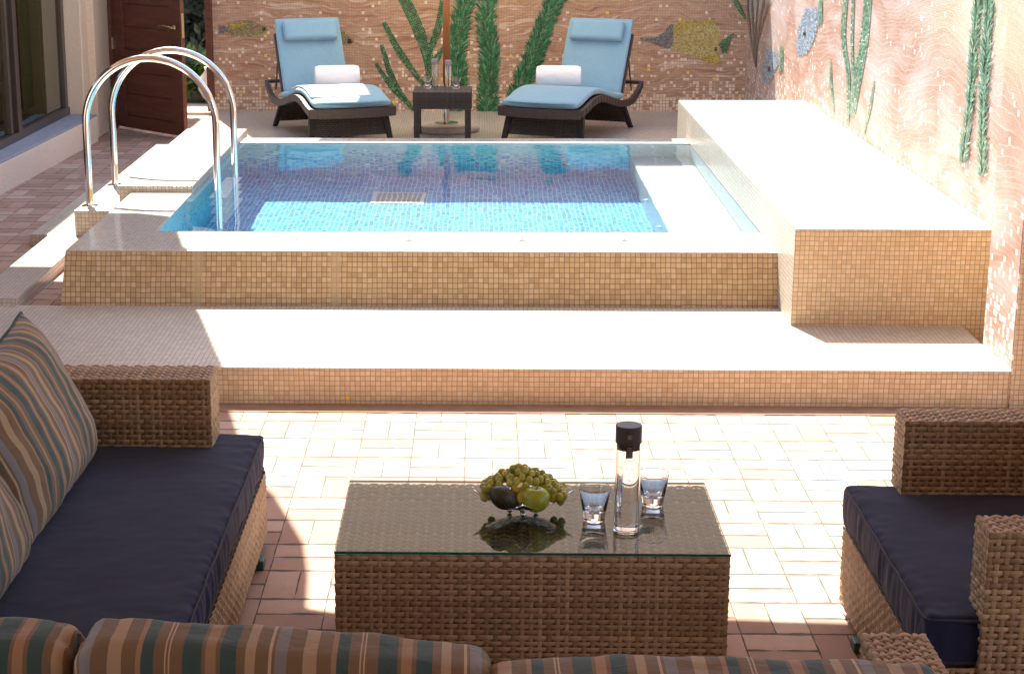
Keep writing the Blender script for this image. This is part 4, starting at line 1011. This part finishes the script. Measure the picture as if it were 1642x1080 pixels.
def apple(a, b):
    th = math.pi * (1 - b); r = .041 * math.sin(th) * (1 + .06 * math.cos(th)); z = .038 * math.cos(th) - .012 * math.exp(-(math.sin(th) / .25) ** 2) * (1 if b > .5 else -.5)
    return (r * math.cos(2 * math.pi * a) * (1 + .02 * math.cos(10 * math.pi * a) * (b < .4)), r * math.sin(2 * math.pi * a), z + .034)
g = MB(); g.grid(apple, 32, 20, cu=True); g.build('fruit', mt_apple, ap_, local=True, smooth=True)
g = MB(); g.tube([(0, 0, .055), (.002, 0, .066), (.006, .001, .073)], .0014, 6); g.build('stalk', mt_stem, ap_, local=True)
av = thing('avocado', (.077, 4.872, TT + .028), 'dark green avocado at the front left of the fruit dish', 'avocado')
g = MB(); g.grid(lambda a, b: ((.047 * math.cos(math.pi * (1 - b))) * math.cos(R(24)) + .0 , .034 * math.sin(math.pi * (1 - b)) * (1 + .16 * math.cos(math.pi * b)) * math.sin(2 * math.pi * a) * .95,
                              .033 + .034 * math.sin(math.pi * (1 - b)) * (1 + .16 * math.cos(math.pi * b)) * math.cos(2 * math.pi * a) - .047 * math.cos(math.pi * (1 - b)) * math.sin(R(24)) * .5), 28, 20, cu=True)
g.build('fruit', mt_avo, av, local=True, smooth=True)
gb = thing('grape_bunch', (.13, 4.945, TT + .02), 'heaped bunch of green grapes filling the fruit dish', 'grapes')
gm = MB(); gm.ball((0, 0, 0), .0098, .0098, .0125, segs=14, rings=9); random.seed(11)
pts = []
def heap(x, y): return .012 + 1.0 * x * x + .088 * max(0, 1 - (abs(x + .004) / .122) ** 1.8) * max(0, 1 - (abs(y) / .075) ** 2.2)
for layer in (0, 1):
    for _ in range(24000):
        if len(pts) >= (62, 93)[layer]: break
        x, y = random.uniform(-.106, .108), random.uniform(-.06, .05); z = heap(x, y) - layer * .017 + random.uniform(-.003, .003)
        if z < .012 + 1.0 * x * x: continue
        wx, wy = x + .13, y + 4.945
        if (wx - .165) ** 2 + (wy - 4.868) ** 2 + (z - .045) ** 2 * .8 < .044 ** 2 or ((wx - .077) / .054) ** 2 + ((wy - 4.872) / .044) ** 2 + ((z - .04) / .05) ** 2 < 1: continue
        if all((x - a_) ** 2 + (y - b_) ** 2 + (z - c_) ** 2 > .0158 ** 2 for a_, b_, c_ in pts): pts.append((x, y, z))
pts += [(-.012, -.066, .024), (-.004, -.058, .044), (-.022, -.05, .056), (.006, -.045, .062), (-.008, -.075, .040)]
g0 = None
gb.scale = (1.08, 1.05, 1.06)
for (x, y, z) in pts:
    if g0 is None: o = gm.build('grape', mt_grape, gb, local=True, smooth=True); g0 = o
    else: o = g0.copy(); sc.collection.objects.link(o); o.parent = gb
    o.location = (x, y, z); o.rotation_euler = (random.uniform(-.9, .9), random.uniform(-.9, .9), 0); s_ = random.uniform(.95, 1.2); o.scale = (s_, s_, s_)
g = MB(); g.tube([(-.07, -.02, .05), (-.05, -.015, .07), (-.02, 0, .06)], .0016, 6); g.tube([(-.062, -.03, .065), (-.075, -.03, .072)], .0012, 5); g.build('stalk', mt_stem, gb, local=True)

# ---------------------------------------------------------------- sofas and armchair
def seat_cushion(parent, boxes, name='seat_cushion', seed=0, r=.028, pip=True):
    g = MB()
    x0, x1, y0, y1, z0, z1 = boxes
    round_box(g, x0, x1, y0, y1, z0, z1, r, .012, .0035, seed, (max(8, int((x1 - x0) / .014)), max(8, int((y1 - y0) / .012)), 7), gather=.007)
    o = g.build(name, mt_navy, parent, smooth=True)
    if pip:
        for z in (z0 + .014, z1 - .010):
            g = MB(); g.tube(loop_path(x0 - .002, x1 + .002, y0 - .002, y1 + .002, z, .03, seed), .0042, 6, closed=True); g.build('piping', mt_navyp, o, smooth=True)
    return o
def T_cushion(parent, main, ext, seed):
    o = seat_cushion(parent, main, seed=seed); return o
def pillow(name, parent, C, Ux, Vz, w, h, T, seed, mat=mt_stripe, uo=0., pipem=mt_teal, sq=.07, loc=True, taper=0.):
    """soft cushion: C centre, Ux width direction, Vz height direction"""
    Ux = Vector(Ux).normalized(); Vz = Vector(Vz).normalized(); Nn = Ux.cross(Vz); C = Vector(C)
    def pt(s, t, side):
        ed = max(0, (1 - abs(s) ** 3.2)) ** .55 * max(0, (1 - abs(t) ** 3.2)) ** .55
        x = s * w / 2 * (1 - sq * (1 - t * t) * .55) * (1 - taper * (t + 1) / 2 * .3); y = t * h / 2 * (1 - sq * (1 - s * s) * .55)
        n_ = side * T / 2 * ed * (1 + .12 * noise.noise(Vector((s * 2 + seed, t * 2, side)))) + .006 * noise.noise(Vector((s * 4 + seed, t * 4, 5)))
        n_ += side * .007 * noise.noise(Vector((s * 9, t * 3 + seed, 0))) * (abs(t) ** 3 + abs(s) ** 3)
        y -= .014 * (1 - abs(s) ** 2) * (t > 0) * t
        return C + Ux * x + Vz * y + Nn * n_
    g = MB()
    for side in (1, -1):
        g.grid(lambda a, b: pt(2 * a - 1, 2 * b - 1, side), 44, 36, uvf=lambda a, b: (uo + (a - .5) * w, (b - .5) * h))
    o = g.build(name, mat, parent, smooth=True)
    ring = [pt(-1 + 2 * k / 24, 1, 0) for k in range(24)] + [pt(1, 1 - 2 * k / 24, 0) for k in range(24)] + [pt(1 - 2 * k / 24, -1, 0) for k in range(24)] + [pt(-1, -1 + 2 * k / 24, 0) for k in range(24)]
    g = MB(); g.tube(ring, .0055, 6, closed=True); g.build('piping', pipem, o, smooth=True)
    return o
# left sofa, long side along y, facing +x
sf = thing('sofa', (-1.2, 4.8, 0), 'honey wicker sofa with long navy seat cushion on the left', 'sofa', 'wicker sofas round the coffee table')
wicker_part('base', [(-1.68, -.726, 3.70, 5.80, .035, .262, 'rb')], sf)
wicker_part('arm', [(-1.68, -.882, 5.645, 5.822, .385, .625, 'frt')], sf)
wicker_part('backrest', [(-1.70, -1.56, 3.70, 5.64, .25, .72, 'rt')], sf)
c1 = seat_cushion(sf, (-1.56, -.735, 3.72, 5.822, .256, .388), seed=3)
for yy in (5.62, 3.8):
    g = MB(); g.box(-.76, -.708, yy - .08, yy - .02, 0, .034); g.build('foot', mt_footp, sf, bevel=.004)
tl = Vector((-.215, 0, .46))
pa = pillow('back_cushion', None, (-1.375, 5.155, .62), (0, 1, 0), tl, .92, .52, .24, 1, uo=.05)
pb = pillow('back_cushion', None, (-1.365, 4.235, .62), (0, 1, 0), tl, .90, .52, .24, 5, uo=.20)
for p_, l_ in ((pa, 'striped back cushion of left sofa, against the wicker arm'), (pb, 'striped back cushion of left sofa, nearest the camera')):
    tag(p_, l_, 'cushion', 'striped back cushions')
# near sofa, seen from behind
sn = thing('sofa', (-.3, 3.3, 0), 'honey wicker sofa seen from behind at the bottom edge', 'sofa', 'wicker sofas round the coffee table')
wicker_part('base', [(-1.75, .975, 2.95, 3.66, .035, .25, 'b')], sn)
wicker_part('arm', [(.835, .972, 2.90, 3.64, .25, .622, 'lrtb')], sn, pitch=.0225, row=.0165)
wicker_part('backrest', [(-1.75, .83, 2.84, 2.95, .1, .70, 'ft')], sn)
seat_cushion(sn, (-1.74, .83, 3.10, 3.64, .254, .388), seed=8)
for k, (x0, x1, yb, zt_, zr_, lab) in enumerate(((-1.62, -.762, 3.13, .83, .83, 'leftmost of the striped back cushions along the bottom edge'), (-.745, .024, 3.12, .84, .790, 'middle of the striped back cushions along the bottom edge'), (.03, .862, 3.05, .796, .794, 'rightmost of the striped back cushions along the bottom edge'))):
    o = thing('back_cushion', ((x0 + x1) / 2, yb, .5), lab, 'cushion', 'striped back cushions')
    g = MB(); round_box(g, x0, x1, yb - .085, yb + .085, .385, zt_, .04, .012, .009, 20 + k, (34, 5, 14), side=.008)
    g.v = [(x, y, z + (zr_ - zt_) * max(0, min(1, (x - x0) / (x1 - x0))) * (z - .385) / (zt_ - .385)) for x, y, z in g.v]
    bd = g.build('cover', mt_stripe, o, smooth=True)
    g = MB(); g.tube([(x0 - .003 + .003 * math.sin(q), yb + .05 * math.cos(q * .9), .39 + (zt_ - .395) * q / 12) for q in range(13)], .005, 6); g.build('piping', mt_teal, bd, smooth=True)
# armchair on the right facing -x
ac = thing('armchair', (1.6, 4.75, 0), 'honey wicker armchair with navy seat cushion on the right', 'armchair')
wicker_part('base', [(1.128, 2.05, 4.21, 5.25, .035, .281, 'lf')], ac)
wicker_part('arm', [(1.272, 2.05, 5.145, 5.275, .41, .648, 'lft')], ac)
wicker_part('arm', [(1.262, 2.05, 4.20, 4.325, .05, .648, 'lft')], ac)
wicker_part('backrest', [(1.93, 2.06, 4.33, 5.14, .28, .8, 'lt')], ac)
seat_cushion(ac, (1.13, 1.92, 4.222, 5.258, .277, .412), seed=13, r=.02)
for yy in (4.98, 4.3):
    g = MB(); g.box(1.11, 1.17, yy - .06, yy, 0, .034); g.build('foot', mt_footp, ac, bevel=.004)

for o in sc.objects:
    if o.type == 'MESH' and o.name.split('.')[0] in ('inner_wall', 'pool_floor', 'underwater_bench', 'drain_frame', 'grille', 'water_jet'):
        o.cycles.is_caustics_receiver = True
